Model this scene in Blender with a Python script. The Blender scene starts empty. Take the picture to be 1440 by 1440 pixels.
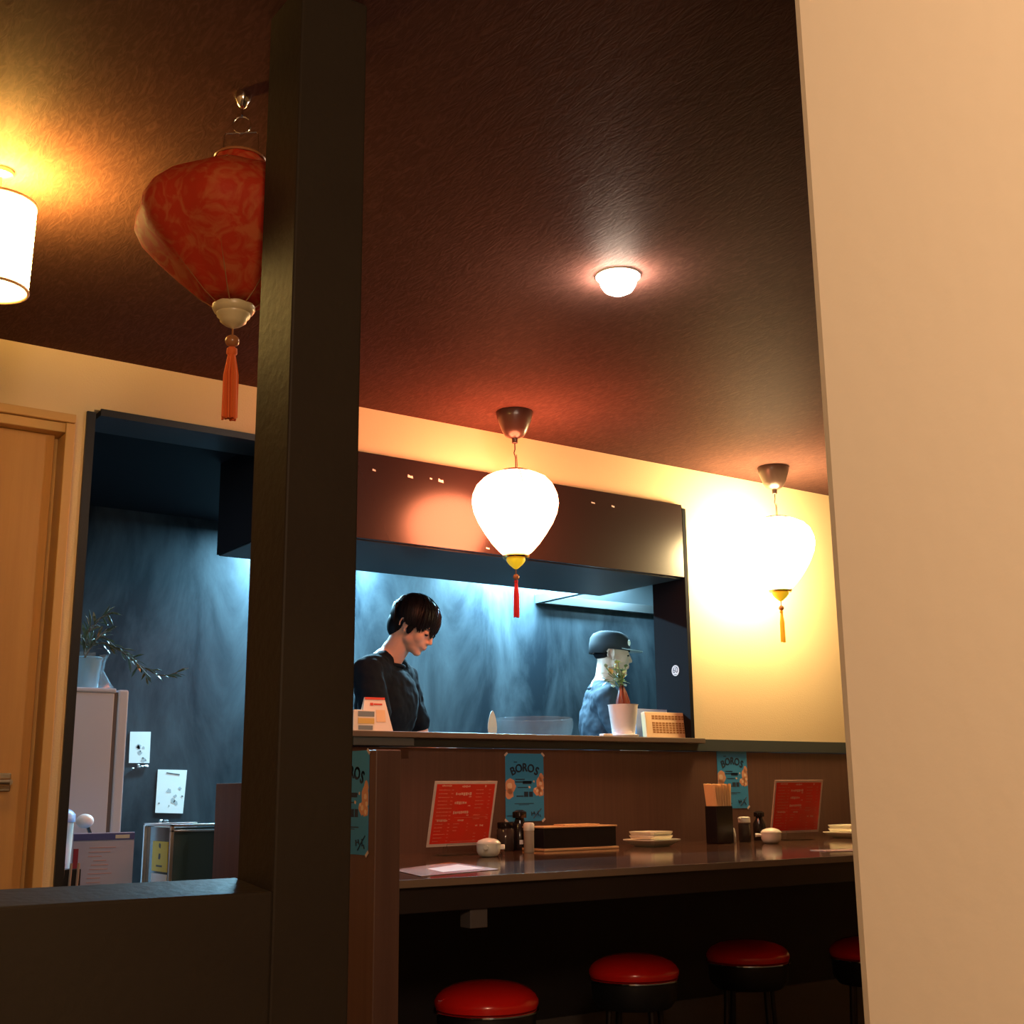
import bpy, bmesh, math, random
from mathutils import Vector, Matrix
random.seed(7)
S = bpy.context.scene
C = bpy.context.scene.collection
PI = math.pi

# ------------------------------------------------------------------ camera
EYE = 1.10
FPX, PITCH, ROLL, YAW = 1726.4, 0.224188, -0.0092275, 0.61306
_R = Vector((math.cos(YAW), -math.sin(YAW), 0))
_H = Vector((math.sin(YAW), math.cos(YAW), 0))
_U = -math.sin(PITCH) * _H + math.cos(PITCH) * Vector((0, 0, 1))
_F = math.cos(PITCH) * _H + math.sin(PITCH) * Vector((0, 0, 1))
CR = math.cos(ROLL) * _R + math.sin(ROLL) * _U
CU = -math.sin(ROLL) * _R + math.cos(ROLL) * _U
cam = bpy.data.cameras.new('camera'); cam.sensor_width = 36.0; cam.lens = 36.0 * FPX / 1440.0
cam.clip_start = 0.02
camo = bpy.data.objects.new('camera', cam); C.objects.link(camo)
m = Matrix.Identity(4)
for i in range(3):
    m[i][0] = CR[i]; m[i][1] = CU[i]; m[i][2] = -_F[i]
m[2][3] = EYE
camo.matrix_world = m
S.camera = camo

# ------------------------------------------------------------------ world, exposure
w = bpy.data.worlds.new('world'); S.world = w; w.use_nodes = True
w.node_tree.nodes['Background'].inputs[0].default_value = (0.9, 0.6, 0.4, 1)
w.node_tree.nodes['Background'].inputs[1].default_value = 0.01
S.view_settings.view_transform = 'Standard'
S.view_settings.look = 'None'
S.view_settings.exposure = 1.2
S.view_settings.gamma = 1.0
S.view_settings.use_curve_mapping = False

# ------------------------------------------------------------------ lights that hang outside the frame
def point(name, loc, col, power, rad):
    l = bpy.data.lights.new(name, 'POINT'); l.color = col; l.energy = power; l.shadow_soft_size = rad
    o = bpy.data.objects.new(name, l); o.location = loc; C.objects.link(o); return o
def area(name, loc, rot, col, power, sx, sy):
    l = bpy.data.lights.new(name, 'AREA'); l.shape = 'RECTANGLE'; l.size = sx; l.size_y = sy
    l.color = col; l.energy = power
    o = bpy.data.objects.new(name, l); o.location = loc; o.rotation_euler = rot; C.objects.link(o); return o
# lamp over the diner's own table, behind the camera
point('table_lamp_light', (-0.10, -0.50, 1.95), (1.0, 0.68, 0.42), 48, 0.14)
# cool fluorescent lamps on the kitchen ceiling, close to the back wall
area('kitchen_tube_light', (2.68, 5.46, 2.355), (0, 0, 0), (0.36, 0.76, 1.0), 62, 0.55, 0.06)
area('kitchen_tube_light', (4.00, 5.46, 2.355), (0, 0, 0), (0.36, 0.76, 1.0), 74, 0.80, 0.06)
area('kitchen_worktop_light', (3.10, 4.85, 2.38), (0, 0, 0), (0.50, 0.82, 1.0), 3.5, 0.5, 0.08)
area('hood_lamp_light', (4.85, 5.25, 2.37), (0, 0, 0), (0.40, 0.78, 1.0), 6, 0.30, 0.10)
area('kitchen_entry_light', (0.93, 4.38, 2.36), (0, 0, 0), (0.62, 0.80, 1.0), 2.2, 0.2, 0.15)
# lamp inside the drum shade, just below its open top
point('drum_lamp_light', (0.542, 2.85, 2.435), (1.0, 0.56, 0.10), 62, 0.03)

# ------------------------------------------------------------------ pixel -> place helpers (world points on real planes)
def ray(px, py):
    d = (px - 720) * CR + (720 - py) * CU + FPX * _F
    return d
def onY(px, py, y):
    d = ray(px, py); t = y / d.y; return Vector((d.x * t, y, EYE + d.z * t))
def onX(px, py, x):
    d = ray(px, py); t = x / d.x; return Vector((x, d.y * t, EYE + d.z * t))
def onZ(px, py, z):
    d = ray(px, py); t = (z - EYE) / d.z; return Vector((d.x * t, d.y * t, z))

# ------------------------------------------------------------------ materials
def mat(name, col, rough=0.5, metal=0.0, emit=None, estr=0.0, coat=0.0, spec=0.5, alpha=None, trans=0.0,
        noise=None, bump=None, grain=None, sheen=0.0, ior=None):
    """noise=(scale, detail, amount, colour2); bump=(scale, strength, stretch); grain=(colour2, sx, sy, sz)"""
    M = bpy.data.materials.new(name); M.use_nodes = True
    nt = M.node_tree; b = nt.nodes['Principled BSDF']
    b.inputs['Base Color'].default_value = (*col, 1)
    b.inputs['Roughness'].default_value = rough
    b.inputs['Metallic'].default_value = metal
    b.inputs['Coat Weight'].default_value = coat
    b.inputs['Specular IOR Level'].default_value = spec
    b.inputs['Transmission Weight'].default_value = trans
    if ior: b.inputs['IOR'].default_value = ior
    if sheen: b.inputs['Sheen Weight'].default_value = sheen
    if alpha is not None: b.inputs['Alpha'].default_value = alpha
    if emit:
        b.inputs['Emission Color'].default_value = (*emit, 1); b.inputs['Emission Strength'].default_value = estr
    tc = None
    def coords(sc=(1, 1, 1)):
        t = nt.nodes.new('ShaderNodeTexCoord'); mp = nt.nodes.new('ShaderNodeMapping')
        mp.inputs['Scale'].default_value = sc
        nt.links.new(t.outputs['Object'], mp.inputs['Vector']); return mp
    if noise:
        sc, det, amt, c2 = noise[:4]
        st = noise[4] if len(noise) > 4 else (1, 1, 1)
        mp = coords(st); n = nt.nodes.new('ShaderNodeTexNoise')
        n.inputs['Scale'].default_value = sc; n.inputs['Detail'].default_value = det
        r = nt.nodes.new('ShaderNodeValToRGB')
        r.color_ramp.elements[0].position = 0.5 - amt; r.color_ramp.elements[1].position = 0.5 + amt
        r.color_ramp.elements[0].color = (*col, 1); r.color_ramp.elements[1].color = (*c2, 1)
        nt.links.new(mp.outputs[0], n.inputs['Vector']); nt.links.new(n.outputs['Fac'], r.inputs[0])
        nt.links.new(r.outputs[0], b.inputs['Base Color'])
    if grain:
        c2, sx, sy, sz = grain
        mp = coords((sx, sy, sz)); n = nt.nodes.new('ShaderNodeTexNoise')
        n.inputs['Scale'].default_value = 1.0; n.inputs['Detail'].default_value = 6; n.inputs['Roughness'].default_value = 0.65
        r = nt.nodes.new('ShaderNodeValToRGB')
        r.color_ramp.elements[0].position = 0.3; r.color_ramp.elements[1].position = 0.7
        r.color_ramp.elements[0].color = (*col, 1); r.color_ramp.elements[1].color = (*c2, 1)
        nt.links.new(mp.outputs[0], n.inputs['Vector']); nt.links.new(n.outputs['Fac'], r.inputs[0])
        nt.links.new(r.outputs[0], b.inputs['Base Color'])
    if bump:
        sc, st, stretch = bump
        mp = coords(stretch); n = nt.nodes.new('ShaderNodeTexNoise')
        n.inputs['Scale'].default_value = sc; n.inputs['Detail'].default_value = 5
        bp = nt.nodes.new('ShaderNodeBump'); bp.inputs['Strength'].default_value = st; bp.inputs['Distance'].default_value = 0.01
        nt.links.new(mp.outputs[0], n.inputs['Vector']); nt.links.new(n.outputs['Fac'], bp.inputs['Height'])
        nt.links.new(bp.outputs[0], b.inputs['Normal'])
    return M

M = {}
M['wall'] = mat('cream_wallpaper', (0.74, 0.57, 0.34), 0.75, bump=(160, 0.10, (1, 1, 1)))
M['beige'] = mat('beige_plaster', (0.72, 0.61, 0.47), 0.8, bump=(40, 0.05, (1, 1, 1)))
# dark fibrous ceiling paper: short random strokes
def ceiling_mat():
    Mt = mat('fibrous_ceiling_paper', (0.045, 0.024, 0.022), 0.60, spec=0.008)
    nt = Mt.node_tree; b = nt.nodes['Principled BSDF']
    t = nt.nodes.new('ShaderNodeTexCoord')
    outs = []
    for ang, sc in ((0.4, (26, 7, 1)), (2.0, (26, 7, 1))):
        mp = nt.nodes.new('ShaderNodeMapping'); mp.inputs['Rotation'].default_value = (0, 0, ang); mp.inputs['Scale'].default_value = sc
        n = nt.nodes.new('ShaderNodeTexNoise'); n.inputs['Scale'].default_value = 1.6; n.inputs['Detail'].default_value = 4
        n.inputs['Distortion'].default_value = 2.6
        nt.links.new(t.outputs['Object'], mp.inputs[0]); nt.links.new(mp.outputs[0], n.inputs['Vector']); outs.append(n.outputs['Fac'])
    a = nt.nodes.new('ShaderNodeMath'); a.operation = 'MAXIMUM'; nt.links.new(outs[0], a.inputs[0]); nt.links.new(outs[1], a.inputs[1])
    r = nt.nodes.new('ShaderNodeValToRGB'); r.color_ramp.elements[0].position = 0.48; r.color_ramp.elements[1].position = 0.72
    r.color_ramp.elements[0].color = (0.066, 0.031, 0.026, 1); r.color_ramp.elements[1].color = (0.094, 0.045, 0.036, 1)
    nt.links.new(a.outputs[0], r.inputs[0]); nt.links.new(r.outputs[0], b.inputs['Base Color'])
    bp = nt.nodes.new('ShaderNodeBump'); bp.inputs['Strength'].default_value = 0.42; bp.inputs['Distance'].default_value = 0.004
    nt.links.new(a.outputs[0], bp.inputs['Height']); nt.links.new(bp.outputs[0], b.inputs['Normal'])
    return Mt
M['ceiling'] = ceiling_mat()
M['floor'] = mat('grey_brown_floor', (0.10, 0.075, 0.06), 0.5, noise=(3, 4, 0.2, (0.13, 0.10, 0.08)))
M['partition'] = mat('dark_olive_brown_laminate', (0.028, 0.0205, 0.015), 0.50, spec=0.07, noise=(2.5, 3, 0.25, (0.035, 0.027, 0.018)), bump=(55, 0.12, (1, 1, 1)))
M['black'] = mat('black_paint', (0.006, 0.006, 0.008), 0.45)
M['gloss_black'] = mat('glossy_black_board', (0.020, 0.012, 0.012), 0.26, bump=(2.2, 0.05, (1, 1, 1)))
M['deadblack'] = mat('matt_black_paint', (0.005, 0.006, 0.009), 0.8, spec=0.12)
M['soffit'] = mat('dark_kitchen_panel', (0.035, 0.038, 0.043), 0.45)
M['panel'] = mat('brown_wood_panel', (0.095, 0.043, 0.030), 0.45, grain=((0.125, 0.060, 0.040), 60, 60, 1.2))
M['walnut'] = mat('dark_walnut_top', (0.050, 0.024, 0.015), 0.09, spec=0.22, grain=((0.075, 0.038, 0.024), 1.5, 40, 40))
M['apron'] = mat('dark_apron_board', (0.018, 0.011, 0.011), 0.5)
M['edge'] = mat('pale_counter_edge', (0.20, 0.13, 0.085), 0.35)  # paler strip along the front of the counter
M['slate'] = mat('slate_grey_trim', (0.045, 0.055, 0.055), 0.5)
M['ledge'] = mat('ledge_brown_board', (0.13, 0.10, 0.075), 0.35)
M['kick'] = mat('grey_kickboard', (0.10, 0.085, 0.085), 0.6)
M['under'] = mat('under_counter_shade', (0.012, 0.008, 0.010), 0.7)  # shade below the counter top, put into the colour
M['steel'] = mat('brushed_steel', (0.55, 0.57, 0.58), 0.3, 1.0)
M['darksteel'] = mat('dark_hood_steel', (0.10, 0.12, 0.13), 0.38, 0.6)
M['chrome'] = mat('chrome', (0.75, 0.73, 0.70), 0.12, 1.0)
M['gold'] = mat('brass_gold', (0.80, 0.52, 0.16), 0.25, 1.0)
M['yellowcap'] = mat('glowing_yellow_lantern_cap', (0.85, 0.62, 0.02), 0.4, emit=(1.0, 0.62, 0.02), estr=0.22)
M['creamcap'] = mat('cream_turned_cap', (0.62, 0.50, 0.27), 0.35)
M['bead'] = mat('brown_bead', (0.35, 0.14, 0.05), 0.25)
M['redtassel'] = mat('red_tassel', (0.62, 0.02, 0.025), 0.8)
M['orangetassel'] = mat('orange_tassel', (0.75, 0.13, 0.02), 0.8)
M['yellowtassel'] = mat('yellow_tassel', (0.80, 0.45, 0.02), 0.8)
M['cup'] = mat('dark_brown_ceiling_cup', (0.040, 0.022, 0.017), 0.28)
M['cord'] = mat('dark_cord', (0.05, 0.025, 0.015), 0.6)
M['vinyl'] = mat('red_vinyl', (0.82, 0.014, 0.008), 0.22, coat=0.3)
M['stoolblack'] = mat('black_stool_vinyl', (0.010, 0.010, 0.012), 0.5)
M['legmetal'] = mat('black_stool_leg', (0.018, 0.012, 0.012), 0.4, 0.3)
M['doorwood'] = mat('orange_brown_door', (0.52, 0.25, 0.075), 0.42, grain=((0.60, 0.31, 0.10), 22, 22, 1.0))
M['framewood'] = mat('pale_wood_frame', (0.60, 0.36, 0.13), 0.45)
M['handle'] = mat('brushed_nickel', (0.50, 0.44, 0.34), 0.35, 1.0)
M['fridge'] = mat('pale_grey_enamel', (0.40, 0.43, 0.50), 0.35)
M['gasket'] = mat('dark_gasket', (0.09, 0.08, 0.08), 0.6)
M['paper'] = mat('white_paper', (0.85, 0.92, 0.88), 0.7)
M['ink'] = mat('grey_ink', (0.10, 0.12, 0.12), 0.7)
M['paleink'] = mat('pale_grey_ink', (0.45, 0.52, 0.52), 0.7)
M['blue'] = mat('poster_blue', (0.030, 0.24, 0.50), 0.5)
M['navy'] = mat('poster_navy', (0.008, 0.022, 0.05), 0.5)
M['peach'] = mat('poster_peach', (0.62, 0.30, 0.18), 0.6, spec=0.1)
M['peach2'] = mat('poster_pale_peach', (0.72, 0.50, 0.34), 0.5)
M['tape'] = mat('pale_tape', (0.62, 0.46, 0.38), 0.5)
M['whitetape'] = mat('white_tape', (0.80, 0.74, 0.70), 0.5)
M['menured'] = mat('menu_red', (0.86, 0.026, 0.012), 0.4, noise=(9, 2, 0.2, (0.76, 0.05, 0.018)))
M['menuborder'] = mat('menu_cream_border', (0.74, 0.55, 0.46), 0.5)
M['menuprint'] = mat('menu_pink_print', (0.80, 0.22, 0.14), 0.5)
M['menuprintb'] = mat('menu_bright_print', (0.85, 0.42, 0.30), 0.5)
M['clear'] = mat('clear_acrylic', (0.95, 0.95, 0.95), 0.04, trans=1.0, ior=1.2)
M['ceramic'] = mat('white_ceramic', (0.72, 0.69, 0.60), 0.2)
M['plate'] = mat('cream_plate', (0.80, 0.76, 0.60), 0.25)
M['whiteplastic'] = mat('white_plastic', (0.80, 0.74, 0.66), 0.4)
M['smoked'] = mat('smoked_glass', (0.05, 0.035, 0.03), 0.12)
M['soy'] = mat('dark_bottle', (0.014, 0.010, 0.010), 0.18)
M['pepper'] = mat('beige_shaker', (0.42, 0.33, 0.26), 0.35)
M['lacquer'] = mat('black_lacquer', (0.010, 0.008, 0.009), 0.25)
M['goldedge'] = mat('warm_wood_edge', (0.72, 0.42, 0.20), 0.3)
M['chopstick'] = mat('pale_chopsticks', (0.80, 0.52, 0.24), 0.6)
M['flatmenu'] = mat('laminated_menu', (0.42, 0.16, 0.10), 0.18, noise=(14, 3, 0.12, (0.50, 0.30, 0.22)))
M['planter'] = mat('white_planter', (0.84, 0.86, 0.88), 0.45)
M['leaf'] = mat('green_leaf', (0.10, 0.20, 0.05), 0.4)
M['leaf2'] = mat('pale_leaf', (0.30, 0.40, 0.20), 0.4)
M['darkleaf'] = mat('dark_leaf', (0.045, 0.065, 0.035), 0.3)
M['stem'] = mat('woody_stem', (0.06, 0.05, 0.025), 0.6)
M['caudex'] = mat('red_brown_trunk', (0.11, 0.018, 0.008), 0.35, bump=(30, 0.3, (1, 1, 0.3)))
M['card'] = mat('cream_card', (0.80, 0.58, 0.34), 0.6)
M['cardgrid'] = mat('brown_print', (0.36, 0.17, 0.05), 0.6)
M['whitecard'] = mat('white_card', (0.82, 0.76, 0.68), 0.6)
M['redprint'] = mat('red_print', (0.60, 0.06, 0.03), 0.6)
M['greyprint'] = mat('grey_print', (0.20, 0.25, 0.28), 0.6)
M['yelprint'] = mat('yellow_print', (0.70, 0.50, 0.14), 0.6)
M['bluepot'] = mat('pale_blue_pot', (0.18, 0.36, 0.46), 0.35)
M['cello'] = mat('cellophane', (0.45, 0.65, 0.75), 0.12, alpha=0.22)
M['skin'] = mat('skin', (0.50, 0.31, 0.235), 0.5, spec=0.35)
M['skin2'] = mat('pale_skin', (0.50, 0.34, 0.27), 0.5, spec=0.35)
M['hair'] = mat('black_hair', (0.005, 0.005, 0.007), 0.46, spec=0.10)
M['shirt'] = mat('black_tee', (0.004, 0.008, 0.014), 0.9, spec=0.12)
M['shirt2'] = mat('navy_tee', (0.014, 0.026, 0.044), 0.8)
M['trouser'] = mat('dark_trousers', (0.02, 0.02, 0.025), 0.9)
M['shoe'] = mat('black_shoe', (0.015, 0.015, 0.015), 0.5)
M['lip'] = mat('lips', (0.42, 0.14, 0.11), 0.45)
M['eyewhite'] = mat('eye', (0.5, 0.47, 0.44), 0.2)
M['capcloth'] = mat('black_cap_cloth', (0.014, 0.016, 0.022), 0.8)
M['brim'] = mat('cap_brim', (0.30, 0.38, 0.44), 0.6)  # far paler than the cap: light from above painted into the brim
M['badge'] = mat('white_badge', (0.85, 0.88, 0.80), 0.5)
M['gradeglass'] = mat('dark_case_glass', (0.035, 0.065, 0.072), 0.12)
M['yellowlabel'] = mat('yellow_label', (0.70, 0.56, 0.06), 0.5)
M['whitelabel'] = mat('white_label', (0.75, 0.72, 0.70), 0.5)
M['maroon'] = mat('maroon_strip', (0.22, 0.02, 0.05), 0.5)
M['clipblue'] = mat('blue_clip_bar', (0.06, 0.09, 0.32), 0.35)
M['lilac'] = mat('lilac_sheet', (0.34, 0.40, 0.62), 0.4)
M['sticker'] = mat('white_sticker', (0.62, 0.66, 0.66), 0.5)
M['glintblue'] = mat('pale_blue_glint', (0.40, 0.58, 0.66), 0.4, 0.2)  # bluish highlight on the bowl, put into the colour
M['shell'] = mat('lamp_trim', (0.6, 0.55, 0.5), 0.4)

# kitchen wall: dark, smeared, slightly shiny paint
def kitchen_wall_mat():
    Mt = mat('smeared_slate_paint', (0.03, 0.045, 0.055), 0.40, spec=0.25)
    nt = Mt.node_tree; b = nt.nodes['Principled BSDF']
    t = nt.nodes.new('ShaderNodeTexCoord')
    mp = nt.nodes.new('ShaderNodeMapping'); mp.inputs['Scale'].default_value = (2.6, 2.6, 0.9)
    n = nt.nodes.new('ShaderNodeTexNoise'); n.inputs['Scale'].default_value = 1.5; n.inputs['Detail'].default_value = 7
    n.inputs['Roughness'].default_value = 0.62; n.inputs['Distortion'].default_value = 0.5
    nt.links.new(t.outputs['Object'], mp.inputs[0]); nt.links.new(mp.outputs[0], n.inputs['Vector'])
    r = nt.nodes.new('ShaderNodeValToRGB'); r.color_ramp.elements[0].position = 0.38; r.color_ramp.elements[1].position = 0.74
    r.color_ramp.elements[0].color = (0.006, 0.011, 0.016, 1); r.color_ramp.elements[1].color = (0.060, 0.076, 0.086, 1)
    nt.links.new(n.outputs['Fac'], r.inputs[0]); nt.links.new(r.outputs[0], b.inputs['Base Color'])
    r2 = nt.nodes.new('ShaderNodeMapRange'); r2.inputs[3].default_value = 0.5; r2.inputs[4].default_value = 0.28
    nt.links.new(n.outputs['Fac'], r2.inputs[0]); nt.links.new(r2.outputs[0], b.inputs['Roughness'])
    return Mt
M['kitchenwall'] = kitchen_wall_mat()

# red printed silk of the unlit lantern
def silk_mat():
    Mt = mat('red_brocade_silk', (0.55, 0.05, 0.02), 0.6, spec=0.2)
    nt = Mt.node_tree; b = nt.nodes['Principled BSDF']
    t = nt.nodes.new('ShaderNodeTexCoord')
    n = nt.nodes.new('ShaderNodeTexNoise'); n.inputs['Scale'].default_value = 22; n.inputs['Detail'].default_value = 4; n.inputs['Distortion'].default_value = 1.6
    nt.links.new(t.outputs['Object'], n.inputs['Vector'])
    r = nt.nodes.new('ShaderNodeValToRGB'); r.color_ramp.elements[0].position = 0.44; r.color_ramp.elements[1].position = 0.62
    r.color_ramp.elements[0].color = (0.66, 0.060, 0.020, 1); r.color_ramp.elements[1].color = (0.70, 0.17, 0.055, 1)
    nt.links.new(n.outputs['Fac'], r.inputs[0]); nt.links.new(r.outputs[0], b.inputs['Base Color'])
    out = nt.nodes['Material Output']
    tr = nt.nodes.new('ShaderNodeBsdfTranslucent'); nt.links.new(r.outputs[0], tr.inputs[0])
    mx = nt.nodes.new('ShaderNodeMixShader'); mx.inputs[0].default_value = 0.45
    nt.links.new(b.outputs[0], mx.inputs[1]); nt.links.new(tr.outputs[0], mx.inputs[2]); nt.links.new(mx.outputs[0], out.inputs[0])
    return Mt
M['silk'] = silk_mat()
def emis(name, col, s):
    Mt = bpy.data.materials.new(name); Mt.use_nodes = True; nt = Mt.node_tree
    nt.nodes.remove(nt.nodes['Principled BSDF'])
    e = nt.nodes.new('ShaderNodeEmission'); e.inputs[0].default_value = (*col, 1); e.inputs[1].default_value = s
    nt.links.new(e.outputs[0], nt.nodes['Material Output'].inputs[0]); return Mt
M['litred'] = emis('lit_rose_silk', (1.0, 0.25, 0.105), 19.0)
M['lityellow'] = emis('lit_yellow_silk', (1.0, 0.72, 0.34), 37.0)
M['litdrum'] = emis('lit_drum_shade', (1.0, 0.64, 0.18), 10.0)
M['litdown'] = emis('downlight_diffuser', (1.0, 0.80, 0.62), 120.0)
M['tube'] = emis('fluorescent_tube', (0.6, 0.9, 1.0), 3.0)

# ------------------------------------------------------------------ mesh helpers
def new(): return bmesh.new()
def box(bm, x0, x1, y0, y1, z0, z1, mtx=None):
    v = [bm.verts.new(Vector((x, y, z)) if mtx is None else mtx @ Vector((x, y, z))) for x in (x0, x1) for y in (y0, y1) for z in (z0, z1)]
    for f in ((0, 1, 3, 2), (4, 6, 7, 5), (0, 4, 5, 1), (2, 3, 7, 6), (0, 2, 6, 4), (1, 5, 7, 3)):
        bm.faces.new([v[i] for i in f])
def lathe(bm, prof, n=32, c=(0, 0, 0), cap=True, wob=None):
    rings = []
    for r, z in prof:
        ring = []
        for k in range(n):
            a = 2 * PI * k / n
            rr = r * (wob(a, z) if wob else 1)
            ring.append(bm.verts.new((c[0] + rr * math.cos(a), c[1] + rr * math.sin(a), c[2] + z)))
        rings.append(ring)
    for i in range(len(rings) - 1):
        for k in range(n):
            bm.faces.new((rings[i][k], rings[i][(k + 1) % n], rings[i + 1][(k + 1) % n], rings[i + 1][k]))
    if cap:
        bm.faces.new(rings[0]); bm.faces.new(rings[-1][::-1])
def tube(bm, pts, r, n=8, closed=False):
    pts = [Vector(p) for p in pts]; rings = []
    rs = r if isinstance(r, (list, tuple)) else [r] * len(pts)
    N = len(pts); prev = None
    for i, p in enumerate(pts):
        if closed: d = pts[(i + 1) % N] - pts[i - 1]
        else: d = pts[min(i + 1, N - 1)] - pts[max(i - 1, 0)]
        d.normalize()
        if prev is None:
            u = d.cross(Vector((0, 0, 1)))
            if u.length < 1e-3: u = d.cross(Vector((0, 1, 0)))
        else:
            u = prev - d * prev.dot(d)
        u.normalize(); prev = u; v = d.cross(u)
        rings.append([bm.verts.new(p + rs[i] * (math.cos(2 * PI * k / n) * u + math.sin(2 * PI * k / n) * v)) for k in range(n)])
    for i in range(N if closed else N - 1):
        a = rings[i]; b = rings[(i + 1) % N]
        for k in range(n):
            bm.faces.new((a[k], a[(k + 1) % n], b[(k + 1) % n], b[k]))
    if not closed:
        bm.faces.new(rings[0][::-1]); bm.faces.new(rings[-1])
_TPL = {}
def sphere_into(bm, T, seg, rin):
    if (seg, rin) not in _TPL:
        b = bmesh.new(); bmesh.ops.create_uvsphere(b, u_segments=seg, v_segments=rin, radius=1)
        me = bpy.data.meshes.new('tpl'); b.to_mesh(me); b.free()
        co = [0.0] * (len(me.vertices) * 3); me.vertices.foreach_get('co', co); _TPL[(seg, rin)] = (me, co)
    me, co = _TPL[(seg, rin)]
    me.vertices.foreach_set('co', co); me.transform(T); bm.from_mesh(me)
def ell(bm, c, r, mtx=None, seg=20, rin=12, rot=None):
    T = Matrix.Translation(Vector(c))
    if rot: T = T @ rot
    T = T @ Matrix.Diagonal((r[0], r[1], r[2], 1))
    if mtx is not None: T = mtx @ T
    sphere_into(bm, T, seg, rin)
def limb(bm, p0, r0, p1, r1, mtx=None, n=3):
    p0 = Vector(p0); p1 = Vector(p1)
    if mtx is not None: p0 = mtx @ p0; p1 = mtx @ p1
    sphere_into(bm, Matrix.Translation(p0) @ Matrix.Scale(r0, 4), 20, 12)
    sphere_into(bm, Matrix.Translation(p1) @ Matrix.Scale(r1, 4), 20, 12)
    tube(bm, [p0, p1], [r0 * 0.995, r1 * 0.995], 20)
def prism(bm, pts, d):
    """polygon pts (3D list) extruded by vector d"""
    a = [bm.verts.new(Vector(p)) for p in pts]; b = [bm.verts.new(Vector(p) + Vector(d)) for p in pts]
    bm.faces.new(a[::-1]); bm.faces.new(b)
    for i in range(len(pts)):
        j = (i + 1) % len(pts); bm.faces.new((a[i], a[j], b[j], b[i]))
def obj(name, bm, material, parent=None, loc=None, rot=None, smooth=False, bevel=0.0):
    bmesh.ops.recalc_face_normals(bm, faces=bm.faces)
    me = bpy.data.meshes.new(name); bm.to_mesh(me); bm.free()
    me.materials.append(material if not isinstance(material, str) else M[material])
    if smooth:
        for p in me.polygons: p.use_smooth = True
    o = bpy.data.objects.new(name, me); C.objects.link(o)
    if smooth:
        try: me.set_sharp_from_angle(angle=math.radians(45))
        except Exception: pass
    if loc is not None: o.location = loc
    if rot is not None: o.rotation_euler = rot
    if parent is not None: o.parent = parent
    if bevel:
        b = o.modifiers.new('bevel', 'BEVEL'); b.width = bevel; b.segments = 2; b.limit_method = 'ANGLE'
    return o
def tag(o, label=None, cat=None, group=None, kind=None):
    if label: o['label'] = label
    if cat: o['category'] = cat
    if group: o['group'] = group
    if kind: o['kind'] = kind
    return o
def thing(name, label, cat, loc=(0, 0, 0), rotz=0, group=None):
    o = bpy.data.objects.new(name, None); o.empty_display_size = 0.05; C.objects.link(o)
    o.location = loc; o.rotation_euler = (0, 0, rotz)
    return tag(o, label, cat, group)
def struct(name, bm, m, label=None, parent=None, **k):
    o = obj(name, bm, m, parent, **k)
    if parent is None: tag(o, label, None, None, 'structure')
    return o
def sbox(name, x0, x1, y0, y1, z0, z1, m, label=None, parent=None, bevel=0.0, cat='structure'):
    bm = new(); box(bm, x0, x1, y0, y1, z0, z1)
    return struct(name, bm, m, label, parent, bevel=bevel)
def dup(root, loc, rotz=0, label=None):
    r = root.copy(); C.objects.link(r); r.location = loc; r.rotation_euler = (0, 0, rotz)
    if label: r['label'] = label
    for ch in list(root.children):
        c = ch.copy(); C.objects.link(c); c.parent = r
        for g in ch.children:
            d = g.copy(); C.objects.link(d); d.parent = c
    return r
def text_bm(body, size, extrude=0.0004):
    cu = bpy.data.curves.new('t', 'FONT'); cu.body = body; cu.size = size; cu.align_x = 'CENTER'; cu.align_y = 'CENTER'; cu.extrude = extrude
    cu.resolution_u = 3
    o = bpy.data.objects.new('t', cu); C.objects.link(o)
    dg = bpy.context.evaluated_depsgraph_get(); me = bpy.data.meshes.new_from_object(o.evaluated_get(dg))
    bpy.data.objects.remove(o); bpy.data.curves.remove(cu)
    return me

# ================================================================== THE SETTING
D = 4.0; CEIL = 2.54; KC = 2.40; KY = 5.60; OT = 2.356; HB = 2.026; LT = 1.319; WT = 0.19
sbox('floor', -3, 6.5, -2.5, D, -0.1, 0, 'floor', 'grey brown floor of the dining room')
sbox('ceiling', -3, 6.5, -2.5, D, CEIL, CEIL + 0.1, 'ceiling', 'dark brown ceiling with fibrous wallpaper')
# back wall with doorway, tall opening and serving window
bm = new()
box(bm, -3.0, 0.13, D, D + WT, 0, CEIL)
box(bm, 0.13, 1.115, D, D + WT, 2.29, CEIL)
box(bm, 1.024, 1.115, D, D + WT, 0, 2.29)
box(bm, 1.115, 3.76, D, D + WT, OT, CEIL)
box(bm, 3.76, 6.5, D, D + WT, LT - 0.005, CEIL)
struct('wall_back', bm, 'wall', 'cream yellow back wall between dining room and kitchen')
sbox('wall_left', -3.1, -3.0, -2.5, D, 0, CEIL, 'wall', 'cream left wall of the dining room')
sbox('wall_right', 6.5, 6.6, -2.5, D, 0, CEIL, 'wall', 'cream right wall of the dining room')
sbox('wall_front', -3, 6.5, -2.6, -2.5, 0, CEIL, 'wall', 'cream wall behind the diner')
bm = new(); box(bm, 0.85, 1.0, -1.6, 0.720, 0, CEIL)
struct('wall_near', bm, 'beige', 'beige wall close on the right of the diner', bevel=0.012)
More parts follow.
